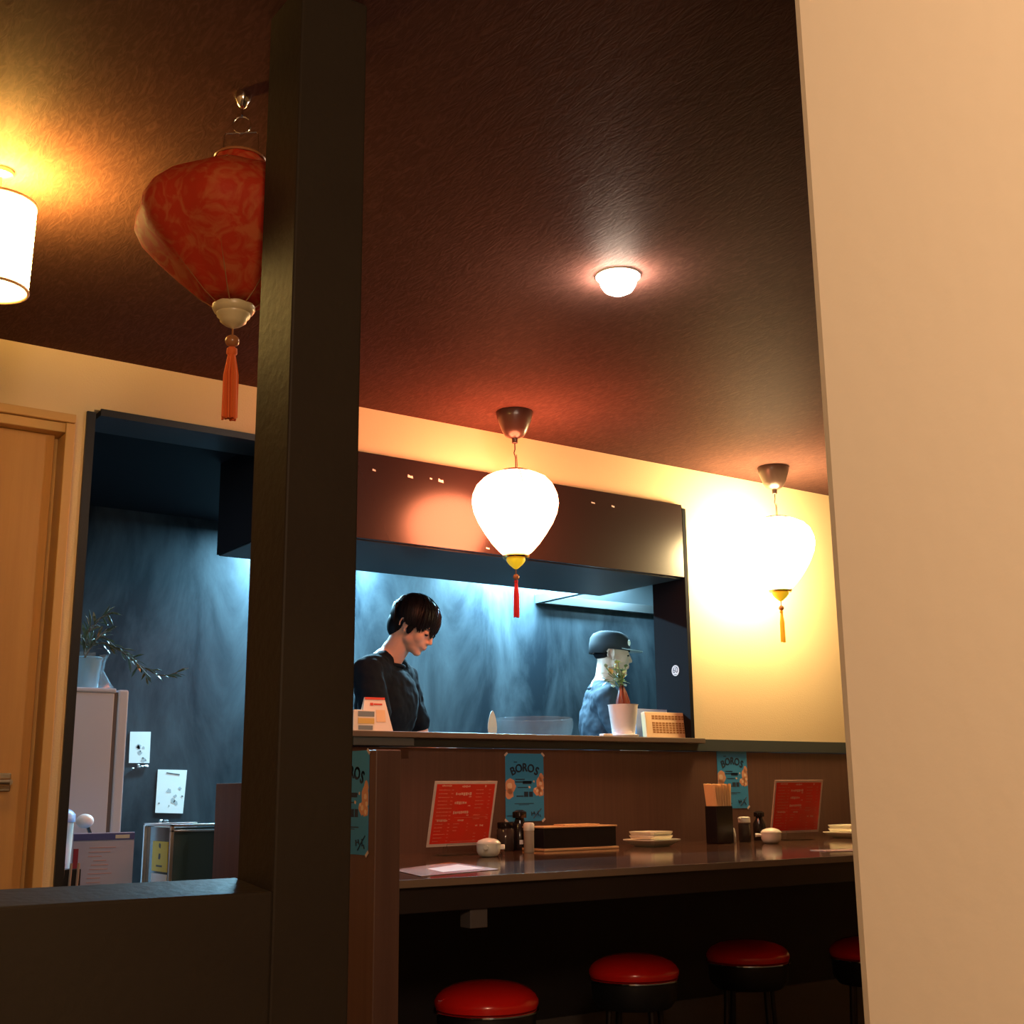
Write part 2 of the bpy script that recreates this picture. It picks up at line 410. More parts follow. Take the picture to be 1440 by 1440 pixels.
# brown lower wall under the serving window
bm = new(); box(bm, 1.84, 6.5, D, D + 0.10, 0, LT - 0.055); box(bm, 1.66, 1.84, D, D + 0.10, 0, 1.13)
struct('wall_counter', bm, 'panel', 'brown wood panelled low wall behind the counter')
sbox('shade_panel', 1.84, 6.5, D - 0.010, D, 0.262, 0.84, 'under', 'dark sheet added for the shade under the dining counter')  # sheet added over the brown wall to darken it like shade
sbox('baseboard_counter', 1.62, 6.5, D - 0.02, D, 0, 0.262, 'kick', 'grey kickboard band low under the counter')
# slate trim that carries on to the right of the serving ledge
sbox('trim_1', 1.84, 6.5, D - 0.012, D + 0.05, LT - 0.052, LT - 0.002, 'slate', 'slate grey trim along the top of the brown panelling')
# black frame of the opening
sbox('trim_2', 1.090, 1.118, D - 0.012, D + WT, 0, OT - 0.012, 'black', 'black upright frame at the left of the kitchen doorway')
sbox('trim_3', 1.135, 1.80, D - 0.010, D + WT, OT - 0.02, OT + 0.004, 'black', 'black head frame over the kitchen doorway')
sbox('trim_4', 3.742, 3.762, D - 0.018, D + WT + 0.01, LT, OT - 0.012, 'deadblack', 'black upright frame at the right of the serving window')
# kitchen shell
sbox('floor_kitchen', 0.6, 5.8, D + 0.10, KY, -0.1, 0.15, 'floor', 'raised kitchen floor')
sbox('ceiling_kitchen', 0.6, 5.8, D + WT, KY + 0.1, KC, KC + 0.08, 'deadblack', 'black kitchen ceiling')
sbox('wall_kitchen_back', 0.6, 5.8, KY, KY + 0.1, 0, KC, 'kitchenwall', 'smeared dark slate coloured kitchen back wall')
sbox('wall_kitchen_left', 0.55, 0.65, D + WT, KY, 0, KC, 'kitchenwall', 'dark left wall of the kitchen')
sbox('wall_kitchen_right', 5.75, 5.85, D + WT, KY, 0, KC, 'kitchenwall', 'dark right wall of the kitchen')
# soffit box over the serving window
bm = new(); box(bm, 1.79, 3.74, D + 0.002, D + WT, HB, OT - 0.002); box(bm, 1.79, 3.74, D + WT, 4.58, HB, KC)
struct('trim_5', bm, 'deadblack', 'dark boxed soffit above the serving window')
sbox('trim_7', 1.80, 3.735, D + 0.004, 4.578, HB - 0.004, HB, 'soffit', 'dark underside of the soffit over the serving window')
# glossy board on its face
bd = obj('header_board', (lambda b: (box(b, 1.80, 3.735, D - 0.022, D - 0.001, HB - 0.001, OT + 0.002), b)[1])(new()), 'gloss_black', bevel=0.002)
tag(bd, 'long glossy black header board over the serving window', 'board')

# partition with its window opening, near left
bm = new()
PY0, PY1, PX = 1.812, 1.954, 0.8226
box(bm, PX, 0.955, PY0, PY1, 0, CEIL)
v = [(-1.6, PY0, 0), (-1.6, PY1, 0), (-1.6, PY1, 0.969), (-1.6, PY0, 0.955)]
prism(bm, v, (1.6 + PX, 0, 0))
box(bm, -1.75, -1.6, PY0, PY1, 0, CEIL)
struct('wall_partition', bm, 'partition', 'dark olive brown partition with an open window, near left', bevel=0.004)

# wing wall closing the counter end
bm = new(); box(bm, 1.527, 1.600, 2.775, 3.55, 0, 1.207)
box(bm, 1.545, 1.600, 3.55, 3.87, 0, 1.135)
struct('wall_wing', bm, 'panel', 'brown wing wall at the left end of the counter', bevel=0.003)

# ================================================================== DOOR
dr = thing('door_1', 'plain wooden door in a pale frame at the far left', None, (0.13, D, 0)); dr['kind'] = 'structure'
if 'category' in dr: del dr['category']
bm = new(); box(bm, 0.02, 0.872, 0.028, 0.065, 0.01, 2.255); obj('door_leaf', bm, 'doorwood', dr, bevel=0.002)
bm = new()
box(bm, 0.892, 0.922, -0.020, WT, 0, 2.256); box(bm, -0.03, 0.0, -0.020, WT, 0, 2.256); box(bm, -0.03, 0.922, -0.020, WT, 2.256, 2.288)
box(bm, 0.870, 0.895, 0.068, 0.12, 0, 2.256)
obj('door_frame', bm, 'framewood', dr, bevel=0.003)
bm = new()
fo = 0.92
box(bm, fo - 0.03, fo, -0.034, -0.021, 0, 2.286); box(bm, -0.06, fo, -0.034, -0.0, 2.289, 2.318)
obj('door_casing', bm, 'framewood', dr, bevel=0.003)
hx = 0.80
bm = new(); tube(bm, [(hx - 0.02, -0.035, 1.143), (hx + 0.0, -0.038, 1.143), (hx - 0.13, -0.038, 1.146)][1:], [0.011, 0.009], 12)
tube(bm, [(hx, 0.03, 1.143), (hx, -0.042, 1.143)], 0.010, 12)
hd = obj('door_handle', bm, 'handle', dr, smooth=True)
bm = new(); box(bm, hx - 0.018, hx + 0.018, 0.018, 0.028, 1.115, 1.170); obj('handle_plate', bm, 'handle', hd, bevel=0.003)

# ================================================================== SERVING LEDGE
t = thing('serving_ledge', 'long brown shelf along the bottom of the serving window', 'ledge', (1.55, D, LT))
bm = new(); box(bm, 0.33, 2.24, -0.055, 0.19, -0.022, 0); obj('shelf_board', bm, 'ledge', t, bevel=0.003)
bm = new(); box(bm, 0.53, 0.78, -0.052, -0.002, -0.052, -0.023); obj('support_block', bm, 'slate', t, bevel=0.002)

# kitchen worktop behind it
t = thing('kitchen_worktop', 'steel kitchen worktop behind the serving ledge', 'worktop', (1.95, 4.2, 0.15))
bm = new(); box(bm, 0.0, 1.0, 0, 0.11, 0.80, 0.84); obj('worktop', bm, 'steel', t, bevel=0.003)
bm = new(); box(bm, 0.02, 0.98, 0.02, 0.10, 0.0, 0.80); obj('cabinet', bm, 'darksteel', t)
t = thing('prep_table', 'steel preparation table under the clear bowl', 'table', (2.98, 4.2, 0.15))
bm = new(); box(bm, 0.0, 2.7, 0, 0.36, 0.80, 0.84); obj('worktop', bm, 'steel', t, bevel=0.003)
bm = new(); box(bm, 0.02, 2.68, 0.02, 0.34, 0.0, 0.80); obj('cabinet', bm, 'darksteel', t)

# ================================================================== COUNTER
CZ = 0.885; CF = 2.80
t = thing('dining_counter', 'long dark walnut dining counter with a pale front edge', 'counter', (1.60, CF, 0))
bm = new(); box(bm, 0, 4.3, 0.006, D - CF - 0.001, CZ - 0.018, CZ); obj('counter_top', bm, 'walnut', t, bevel=0.002)
bm = new(); box(bm, 0, 4.3, 0, 0.006, CZ - 0.019, CZ); tube(bm, [(0, 0.0015, CZ - 0.0008), (4.3, 0.0015, CZ - 0.0008)], 0.0016, 6)
e = obj('edge_strip', bm, 'edge', t); e['label'] = 'pale front edge of the counter'
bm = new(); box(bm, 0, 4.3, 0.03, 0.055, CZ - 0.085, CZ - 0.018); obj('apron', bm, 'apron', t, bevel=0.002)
for bx_ in (0.255, 1.88, 3.3):
    bm = new(); box(bm, bx_, bx_ + 0.055, 0.045, 0.095, CZ - 0.135, CZ - 0.018)
    obj('bracket', bm, 'kick', t, bevel=0.002)

# ================================================================== STOOLS
def make_stool(label, loc):
    t = thing('counter_stool', label, 'stool', loc, 0, 'red round stools at the counter')
    R = 0.146; zt = 0.553
    bm = new(); lathe(bm, [(0.02, zt + 0.034), (0.06, zt + 0.031), (0.095, zt + 0.024), (0.122, zt + 0.013), (R - 0.010, zt + 0.002), (R - 0.001, zt - 0.012), (R, zt - 0.022), (R - 0.004, zt - 0.033)], 40)
    obj('seat', bm, 'vinyl', t, smooth=True)
    bm = new(); lathe(bm, [(R - 0.006, zt - 0.035), (R + 0.0015, zt - 0.038), (R + 0.0015, zt - 0.042), (R - 0.006, zt - 0.046)], 40)
    obj('seat_ring', bm, 'chrome', t, smooth=True)
    bm = new(); lathe(bm, [(R - 0.008, zt - 0.045), (R - 0.010, zt - 0.10), (R - 0.03, zt - 0.125)], 36); obj('seat_base', bm, 'stoolblack', t, smooth=True)
    for k in range(4):
        a = PI / 4 + k * PI / 2 + 0.3
        c, s = math.cos(a), math.sin(a)
        bm = new(); tube(bm, [(0.095 * c, 0.095 * s, zt - 0.12), (0.11 * c, 0.11 * s, 0.2), (0.155 * c, 0.155 * s, 0.0)], 0.011, 10)
        obj('leg', bm, 'legmetal', t, smooth=True)
    bm = new(); tube(bm, [(0.118 * math.cos(2 * PI * k / 32), 0.118 * math.sin(2 * PI * k / 32), 0.17) for k in range(32)], 0.007, 8, True)
    obj('foot_ring', bm, 'legmetal', t, smooth=True)
    return t
s1p = onZ(684, 1398, 0.553); st0 = make_stool('red round stool nearest the wing wall, leftmost of the row', (s1p.x, s1p.y, 0))
for (px, py, lab) in ((891, 1357, 'red round stool, second from the wing wall'),
                      (1051, 1335, 'red round stool, third from the wing wall'),
                      (1224, 1330, 'red round stool half hidden by the beige wall, rightmost')):
    p = onZ(px, py, 0.553); dup(st0, (p.x, p.y, 0), 0.35, lab)

# ================================================================== LIT LANTERNS
def scallop(n, a0):
    def f(a, z):
        ph = (a * n / (2 * PI)) % 1.0
        return 1 - a0 * (1 - math.cos(2 * PI * ph)) * 0.5
    return f
def lit_lantern(label, x, y, shade, tassel, cap_m):
    t = thing('silk_lantern', label, 'lantern', (x, y, CEIL), 0, 'lit silk lanterns over the counter')
    bm = new(); lathe(bm, [(0.070, 0.0), (0.072, -0.004), (0.066, -0.030), (0.050, -0.075), (0.038, -0.095), (0.020, -0.104), (0.012, -0.106), (0.011, -0.125), (0.006, -0.127)], 32)
    obj('ceiling_cup', bm, 'cup', t, smooth=True)
    bm = new(); tube(bm, [(0, 0, -0.12), (0.001, 0, -0.15), (-0.004, 0, -0.165), (0.003, 0, -0.18), (0.004, 0, -0.21), (0.002, 0, -0.25)], 0.0025, 6)
    tube(bm, [(0.008, 0.0, -0.17), (0.011, 0, -0.21), (0.007, 0, -0.25)], 0.0015, 6)
    obj('cord', bm, 'cord', t)
    bm = new(); tube(bm, [(0.05 * math.cos(a * PI / 12), 0.05 * math.sin(a * PI / 12), -0.240) for a in range(24)], 0.005, 6, True)
    tube(bm, [(-0.05, 0, -0.240), (0.05, 0, -0.240)], 0.003, 6)
    obj('top_ring', bm, 'cord', t)
    prof = [(0.055, -0.243), (0.090, -0.252), (0.122, -0.268), (0.148, -0.295), (0.163, -0.330), (0.167, -0.362), (0.160, -0.400),
            (0.143, -0.440), (0.118, -0.482), (0.090, -0.522), (0.062, -0.553), (0.045, -0.566)]
    bm = new(); lathe(bm, prof, 60, wob=scallop(12, 0.025)); obj('lantern_shade', bm, shade, t, smooth=True)
    bm = new(); lathe(bm, [(0.030, -0.562), (0.048, -0.564), (0.052, -0.571), (0.048, -0.579), (0.036, -0.581)], 32); obj('gold_ring', bm, 'gold', t, smooth=True)
    bm = new(); lathe(bm, [(0.036, -0.580), (0.036, -0.588), (0.026, -0.602), (0.010, -0.616), (0.003, -0.620)], 24); obj('bottom_cap', bm, cap_m, t, smooth=True)
    bm = new(); tube(bm, [(0, 0, -0.618), (0, 0, -0.645)], 0.002, 6); ell(bm, (0, 0, -0.650), (0.012, 0.012, 0.012)); obj('bead', bm, 'bead', t, smooth=True)
    tassel_part(t, -0.660, 0.145, tassel, 0.6)
    return t
def tassel_part(t, z0, L, mt, sc=1.0):
    bm = new(); lathe(bm, [(0.004 * sc, z0), (0.012 * sc, z0 - 0.006 * sc), (0.013 * sc, z0 - 0.018 * sc), (0.008 * sc, z0 - 0.024 * sc)], 16)
    rnd = random.Random(3)
    for k in range(34):
        a = 2 * PI * k / 34 * 3.1; r = 0.016 * sc * math.sqrt((k + 1) / 34)
        e = L * rnd.uniform(0.93, 1.0)
        tube(bm, [(r * 0.4 * math.cos(a), r * 0.4 * math.sin(a), z0 - 0.02 * sc), (r * math.cos(a), r * math.sin(a), z0 - L * 0.4), (r * 1.05 * math.cos(a + .2), r * 1.05 * math.sin(a + .2), z0 - e)], 0.0024 * sc + 0.0006, 5)
    return obj('tassel', bm, mt, t, smooth=True)
ll = lit_lantern('glowing lantern with a red tassel in front of the serving window', 2.640, 3.73, 'litred', 'redtassel', 'yellowcap')
bm = new(); dv = Vector((-0.50, -0.866, 0))
tube(bm, [dv * rr + Vector((0.004 * k, 0, zz)) for k, (rr, zz) in enumerate(((0.060, -0.241), (0.094, -0.250), (0.127, -0.265), (0.154, -0.294), (0.167, -0.322)))], 0.0016, 6)
obj('loose_thread', bm, 'cord', ll)
lit_lantern('glowing lantern with a yellow tassel by the cream wall, right', 4.112, 3.762, 'lityellow', 'yellowtassel', 'yellowcap')

# ================================================================== UNLIT RED LANTERN
t = thing('red_lantern', 'large unlit red brocade lantern with an orange tassel, near left', 'lantern', (0.882, 2.225, CEIL))
bm = new(); lathe(bm, [(0.017, 0), (0.018, -0.012), (0.013, -0.020), (0.008, -0.030), (0.003, -0.034)], 20)
tube(bm, [(0, 0, -0.03), (0.0, 0.0, -0.05)], 0.002, 6)
obj('ceiling_hook', bm, 'chrome', t, smooth=True)
bm = new(); tube(bm, [(0.019 * math.sin(2 * PI * k / 28) * _R.x, 0.019 * math.sin(2 * PI * k / 28) * _R.y, -0.072 + 0.019 * math.cos(2 * PI * k / 28)) for k in range(28)], 0.0014, 6, True)
obj('hanging_ring', bm, 'chrome', t, smooth=True)
bm = new(); w_ = 0.036; wd = Vector((0.78, -0.62, 0))
tube(bm, [-wd * w_ * 1.1 + Vector((0, 0, -0.19)), -wd * w_ + Vector((0, 0, -0.094)), -wd * (w_ - 0.004) + Vector((0, 0, -0.090)), wd * (w_ - 0.004) + Vector((0, 0, -0.090)), wd * w_ + Vector((0, 0, -0.094)), wd * w_ * 1.1 + Vector((0, 0, -0.19))], 0.0013, 6)
obj('wire_handle', bm, 'chrome', t)
bm = new()
prof = [(0.050, -0.152), (0.052, -0.158), (0.056, -0.178), (0.075, -0.190), (0.120, -0.207), (0.160, -0.232), (0.190, -0.262), (0.205, -0.290), (0.207, -0.318), (0.192, -0.348), (0.158, -0.384), (0.115, -0.424), (0.070, -0.462), (0.040, -0.480)]
lathe(bm, prof, 96, wob=scallop(8, 0.06), cap=False)
o = obj('lantern_shade', bm, 'silk', t, smooth=True)
sm = o.modifiers.new('solid', 'SOLIDIFY'); sm.thickness = 0.0015
o.rotation_euler = (0, 0, 0.2)
bm = new()
for k in range(8):
    a = 2 * PI * k / 8 + 0.2
    tube(bm, [(r * 0.985 * math.cos(a), r * 0.985 * math.sin(a), z) for r, z in prof[2:]], 0.0016, 5)
obj('ribs', bm, 'bead', t)
bm = new(); tube(bm, [(0.051 * math.cos(a * PI / 16), 0.051 * math.sin(a * PI / 16), -0.152) for a in range(32)], 0.003, 6, True); obj('top_rim', bm, 'bead', t, smooth=True)
bm = new(); lathe(bm, [(0.034, -0.466), (0.043, -0.470), (0.0435, -0.474)], 32); obj('gold_rim', bm, 'gold', t, smooth=True)
bm = new(); lathe(bm, [(0.042, -0.473), (0.043, -0.483), (0.039, -0.491), (0.034, -0.494), (0.033, -0.500), (0.027, -0.505), (0.026, -0.511), (0.017, -0.518), (0.005, -0.524), (0.002, -0.526)], 36)
obj('turned_cap', bm, 'creamcap', t, smooth=True)
bm = new(); tube(bm, [(0, 0, -0.524), (0, 0, -0.545)], 0.002, 6); ell(bm, (0, 0, -0.552), (0.0145, 0.0145, 0.013)); obj('bead', bm, 'bead', t, smooth=True)
tassel_part(t, -0.563, 0.155, 'orangetassel', 0.85)

# ================================================================== DRUM PENDANT (far left)
t = thing('drum_pendant', 'glowing ribbed drum pendant lamp cut by the left edge', 'lamp', (0.542, 2.85, CEIL))
rt, rb = 0.084, 0.080; z0, z1 = -0.085, -0.300
bm = new()
prof = []
for i in range(31):
    f = i / 30; prof.append((rt + (rb - rt) * f + (0.0012 if i % 2 else 0), z0 + (z1 - z0) * f))
lathe(bm, prof, 48, cap=False); o = obj('drum_shade', bm, 'litdrum', t, smooth=True)
for (r, z) in ((rt, z0), (rb, z1)):
    bm = new(); tube(bm, [(r * math.cos(a * PI / 24), r * math.sin(a * PI / 24), z) for a in range(48)], 0.0038, 8, True); obj('shade_rim', bm, 'goldedge', t, smooth=True)
bm = new()
for k in range(3):
    a = 2 * PI * k / 3 + 0.15; tube(bm, [(0.02 * math.cos(a), 0.02 * math.sin(a), z0 - 0.03), (rt * math.cos(a), rt * math.sin(a), z0)], 0.002, 6)
lathe(bm, [(0.02, z0 - 0.02), (0.02, z0 - 0.06)], 16); obj('spider', bm, 'handle', t)
bm = new(); lathe(bm, [(0.028, 0), (0.028, -0.012), (0.012, -0.016), (0.004, -0.018)], 24); tube(bm, [(0, 0, -0.02), (0, 0, z0 - 0.03)], 0.003, 6); obj('ceiling_plate', bm, 'handle', t, smooth=True)

# ================================================================== DOWNLIGHT
p = onZ(869, 387, CEIL)
t = thing('downlight', 'round white downlight recessed in the dark ceiling', 'light', (p.x, p.y, CEIL))
bm = new(); lathe(bm, [(0.052, -0.002), (0.056, -0.008), (0.064, -0.006), (0.066, -0.0005)], 40, cap=False); obj('trim_ring', bm, 'shell', t, smooth=True)
bm = new(); lathe(bm, [(0.053, -0.001), (0.053, -0.012), (0.050, -0.030), (0.040, -0.046), (0.022, -0.056), (0.003, -0.059)], 40); obj('diffuser', bm, 'litdown', t, smooth=True)

# ================================================================== POSTERS
def disc(bm, cx, cz, r, y0, n=14, jag=0.0, seed=1, sq=1.0):
    rnd = random.Random(seed)
    pts = [(cx + r * (1 + jag * rnd.uniform(-1, 1)) * math.cos(2 * PI * k / n), y0, cz + sq * r * (1 + jag * rnd.uniform(-1, 1)) * math.sin(2 * PI * k / n)) for k in range(n)]
    prism(bm, pts, (0, -0.0003, 0))
def bar(bm, x0, x1, z0, z1, y0, th=0.0003):
    box(bm, x0, x1, y0 - th, y0, z0, z1)
def make_poster(label, loc, rotz=0):
    Wd, Ht = 0.184, 0.258
    t = thing('event_poster', label, 'poster', loc, rotz, 'blue posters pinned on the brown panels')
    bm = new(); box(bm, -Wd / 2, Wd / 2, -0.0012, 0, -Ht / 2, Ht / 2); obj('sheet', bm, 'blue', t)
    y = -0.0012
    bm = new()
    for i, ch in enumerate('BOROS'):
        me = text_bm(ch, 0.040, 0.0003)
        ang = (2 - i) * 0.20; R = 0.145
        mt = Matrix.Translation((-R * math.sin(ang) * 1.0, y - 0.0003, Ht / 2 - 0.055 - R * (1 - math.cos(ang)) * 1.2)) @ Matrix.Rotation(-ang, 4, 'Y') @ Matrix.Rotation(PI / 2, 4, 'X') @ Matrix.Diagonal((1.05, 1.1, 1, 1))
        me.transform(mt); bm.from_mesh(me)
        for ox, oz in ((0.002, 0.0), (0.001, 0.0016), (-0.001, -0.0012)):
            me2 = me.copy(); me2.transform(Matrix.Translation((ox, 0, oz))); bm.from_mesh(me2); bpy.data.meshes.remove(me2)
        bpy.data.meshes.remove(me)
    o = obj('lettering', bm, 'navy', t); o['label'] = 'arched navy heading reading BOROS'
    bm = new()
    for z, xa, xb, h in ((0.030, -0.045, 0.0, 0.002), (0.020, -0.046, 0.035, 0.0022), (0.018, -0.01, 0.032, 0.006), (-0.001, -0.035, 0.015, 0.0016), (-0.034, -0.040, -0.006, 0.0022),
                         (-0.062, -0.05, 0.042, 0.0014), (-0.067, -0.03, 0.02, 0.001), (-0.108, -0.085, -0.01, 0.0016), (0.096, -0.052, -0.036, 0.0016)):
        bar(bm, xa, xb, z - h, z + h, y)
    for k in range(2):
        bar(bm, -0.004 + k * 0.024, 0.016 + k * 0.022, -0.037, -0.017, y)
    # handwritten mark bottom right
    for a, b in (((0.030, -0.093), (0.032, -0.108)), ((0.042, -0.092), (0.048, -0.104)), ((0.040, -0.118), (0.058, -0.100)), ((0.058, -0.100), (0.078, -0.082)), ((0.062, -0.090), (0.064, -0.108)), ((0.070, -0.104), (0.075, -0.114)), ((0.030, -0.100), (0.046, -0.098))):
        tube(bm, [(a[0], y - 0.0006, a[1]), (b[0], y - 0.0006, b[1])], 0.0019, 5)
    o = obj('small_print', bm, 'navy', t); o['kind'] = 'stuff'
    def clampx(b):
        for v in b.verts: v.co.x = max(-Wd / 2, min(Wd / 2, v.co.x))
    bm = new(); disc(bm, -0.070, 0.004, 0.026, y, 16, 0.10, 2, 1.15); disc(bm, -0.074, -0.024, 0.020, y, 12, 0.15, 3); clampx(bm)
    ia = obj('illustration', bm, 'peach', t)
    bm = new(); disc(bm, -0.072, 0.006, 0.013, y - 0.0003, 10, 0.25, 8); clampx(bm); obj('highlight', bm, 'peach2', ia)
    bm = new(); disc(bm, 0.074, 0.012, 0.020, y, 12, 0.22, 4, 1.5); disc(bm, 0.062, -0.016, 0.018, y, 10, 0.30, 5); disc(bm, 0.080, 0.036, 0.012, y, 9, 0.3, 6, 1.4); disc(bm, 0.076, -0.020, 0.016, y, 9, 0.2, 7); clampx(bm)
    ib = obj('illustration', bm, 'peach', t)
    bm = new()
    for (cx, cz, r, s) in ((0.076, 0.014, 0.008, 9), (0.060, -0.014, 0.007, 10), (0.082, -0.004, 0.006, 11), (0.078, -0.024, 0.006, 12), (0.050, -0.006, 0.005, 13), (0.044, 0.022, 0.004, 14), (0.022, 0.000, 0.0045, 15)):
        disc(bm, cx, cz, r, y - 0.0003, 10, 0.25, s)
    clampx(bm); o = obj('highlight', bm, 'peach2', ib); o['kind'] = 'stuff'
    for sx, sz in ((-1, 1), (1, 1), (-1, -1), (1, -1)):
        bm = new(); box(bm, -0.009, 0.009, -0.0006, 0, -0.004, 0.004)
        obj('tape_corner', bm, 'tape', t, loc=(sx * (Wd / 2 - 0.003), y - 0.0003, sz * (Ht / 2 - 0.003)), rot=(0, sx * sz * 0.7, 0))
    return t
po = make_poster('blue poster pinned above the condiments, middle of the counter', (2.862, D - 0.0005, EYE + 0.0175))
dup(po, (3.996, D - 0.0005, EYE + 0.050), 0, 'blue poster behind the chopstick box at the right')
c1 = onX(516, 1130, 1.527)
dup(po, (1.5265, 2.900, 1.078), -PI / 2, 'blue poster on the side of the wing wall, cut by the dark partition')

# ================================================================== STANDING MENUS
def make_menu(label, loc, rotz):
    t = thing('standing_menu', label, 'menu', loc, rotz, 'red menus standing on the counter')
    Wd, Ht = 0.298, 0.228; tilt = Matrix.Rotation(0.20, 4, 'X'); zb = 0.030
    T = Matrix.Translation((0, 0, zb)) @ tilt
    bm = new(); box(bm, -Wd / 2, Wd / 2, 0, 0.003, 0, Ht, T); obj('menu_card', bm, 'menuborder', t)
    bm = new(); box(bm, -Wd / 2 + 0.010, Wd / 2 - 0.010, -0.0006, 0.0, 0.010, Ht - 0.010, T); obj('red_panel', bm, 'menured', t)
    bm = new(); bm2 = new(); rnd = random.Random(5)
    def ln(b, x0, x1, z, h): box(b, x0, x1, -0.0011, -0.0006, z - h, z + h, T)
    def word(b, x0, x1, z, h):
        x = x0
        while x < x1:
            wv = rnd.uniform(0.5, 1.3) * h * 1.3
            ln(b, x, min(x1, x + wv), z + rnd.uniform(-.15, .15) * h, h * rnd.uniform(0.45, 1)); x += wv + h * 0.45
    for k in range(9):
        z = 0.205 - k * 0.0128 - 0.008
        word(bm, -0.126, -0.126 + rnd.uniform(0.03, 0.065), z, 0.0016); word(bm, -0.068, -0.058, z, 0.0016)
        if k not in (6,): word(bm, 0.050, 0.050 + rnd.uniform(0.025, 0.045), z, 0.0016); word(bm, 0.112, 0.122, z, 0.0016)
    for k in range(6):
        z = 0.078 - k * 0.0118
        word(bm, -0.128, -0.128 + rnd.uniform(0.02, 0.055), z, 0.0015); word(bm, -0.066, -0.058, z, 0.0015)
        if k < 3: word(bm, -0.040, -0.040 + rnd.uniform(0.015, 0.035), z, 0.0014); word(bm, 0.024, 0.03, z, 0.0014)
        if k > 2: word(bm, 0.060, 0.072, z, 0.0014); word(bm, 0.115, 0.123, z, 0.0014)
    ln(bm, -0.045, 0.10, 0.016, 0.0006); ln(bm, -0.04, 0.12, 0.10, 0.0004)
    for (x0, x1, z, h) in ((-0.115, -0.070, 0.212, 0.003), (-0.020, 0.018, 0.210, 0.0045), (0.090, 0.098, 0.211, 0.004), (-0.046, 0.030, 0.183, 0.0055), (0.018, 0.030, 0.173, 0.0025),
                           (-0.046, 0.012, 0.152, 0.0055), (0.018, 0.030, 0.141, 0.0025), (-0.048, 0.026, 0.118, 0.0055), (0.016, 0.026, 0.108, 0.0025), (-0.118, -0.070, 0.090, 0.0035), (-0.022, 0.006, 0.090, 0.003), (0.066, 0.076, 0.070, 0.004), (0.088, 0.104, 0.070, 0.004)):
        word(bm2, x0, x1, z, h)
    o = obj('small_print', bm, 'menuprint', t); o['kind'] = 'stuff'
    o = obj('headings', bm2, 'menuprintb', t); o['kind'] = 'stuff'
    bm = new(); box(bm, -0.075, 0.075, -0.045, 0.055, 0.0, 0.003); box(bm, -0.075, 0.075, -0.016, -0.013, 0.002, 0.042, tilt); box(bm, -0.07, 0.07, 0.006, 0.009, 0.002, 0.10, tilt)
    obj('acrylic_stand', bm, 'clear', t, bevel=0.001)
    return t
def basex(px, py, yy):
    d_ = ray(px, py); return d_.x * yy / d_.y
mn = make_menu('red menu on a clear stand beside the wing wall', (basex(645, 1190, 3.80), 3.80, CZ + 0.0005), 0.16)
dup(mn, (basex(1118, 1175, 3.84), 3.84, CZ + 0.0005), -0.02, 'red menu on a clear stand at the right end of the counter')

# flat laminated menu lying on the counter
t = thing('laminated_menu', 'laminated menu lying flat by the left end of the counter', 'menu', (0, 0, CZ + 0.0005))
a_, b_, c_, d_ = onZ(553, 1224, CZ), onZ(592, 1233, CZ), onZ(702, 1223, CZ), onZ(633, 1213, CZ)
bm = new(); prism(bm, [(q.x, q.y, 0) for q in (a_, b_, c_, d_)], (0, 0, 0.0012))
for v in bm.verts: v.co.x = max(v.co.x, 1.605)
obj('sheet', bm, 'flatmenu', t)
bm = new(); ce = (a_ + b_ + c_ + d_) / 4
prism(bm, [(ce.x + (q.x - ce.x) * 0.55 + 0.04, ce.y + (q.y - ce.y) * 0.55, 0.0012) for q in (a_, b_, c_, d_)], (0, 0, 0.0003))
for v in bm.verts: v.co.x = max(v.co.x, 1.61)
obj('printed_photo', bm, 'peach', t)

# ================================================================== TABLEWARE
def ramekin(label, px, py, handle_ang):
    yy = 3.60; d_ = ray(px, py); p = Vector((d_.x * yy / d_.y, yy, CZ))
    t = thing('lidded_pot', label, 'pot', (p.x, p.y, CZ + 0.0005), handle_ang, 'small white condiment pots on the counter')
    bm = new(); lathe(bm, [(0.022, 0), (0.033, 0.004), (0.040, 0.018), (0.041, 0.034), (0.0405, 0.042)], 32); obj('bowl', bm, 'ceramic', t, smooth=True)
    bm = new(); lathe(bm, [(0.042, 0.042), (0.042, 0.045), (0.034, 0.054), (0.018, 0.060), (0.004, 0.062)], 32); obj('lid', bm, 'ceramic', t, smooth=True)
    bm = new(); tube(bm, [(0.038, 0, 0.032), (0.052, 0, 0.034), (0.064, 0, 0.033)], [0.006, 0.007, 0.008], 10); obj('handle', bm, 'ceramic', t, smooth=True)
    return t
rk = ramekin('small white pot with a lid in front of the left menu', 687, 1202, -2.3)
p = Vector((basex(1085, 1187, 3.64), 3.64, CZ)); dup(rk, (p.x, p.y, CZ + 0.0005), PI - 0.6, 'small white pot with its handle to the left, near the right menu')

def jar(name, label, cat, px, py, prof, m, lidprof=None, lidm=None, extra=None, yy=None, group=None):
    p = onZ(px, py, CZ) if yy is None else None
    if yy is not None:
        d = ray(px, py); tt = yy / d.y; p = Vector((d.x * tt, yy, CZ))
    p.y = min(p.y, 3.93)
    t = thing(name, label, cat, (p.x, p.y, CZ + 0.0005), 0, group)
    bm = new(); lathe(bm, prof, 24); obj('body', bm, m, t, smooth=True)
    if lidprof: bm = new(); lathe(bm, lidprof, 24); obj('lid', bm, lidm, t, smooth=True)
    return t
jar('chilli_oil_jar', 'smoked glass jar with a dark lid beside the left menu', 'jar', 711, 1198, [(0.030, 0), (0.033, 0.004), (0.033, 0.075), (0.028, 0.082)], 'smoked', [(0.030, 0.082), (0.031, 0.084), (0.031, 0.102), (0.028, 0.104)], 'soy', yy=3.93)
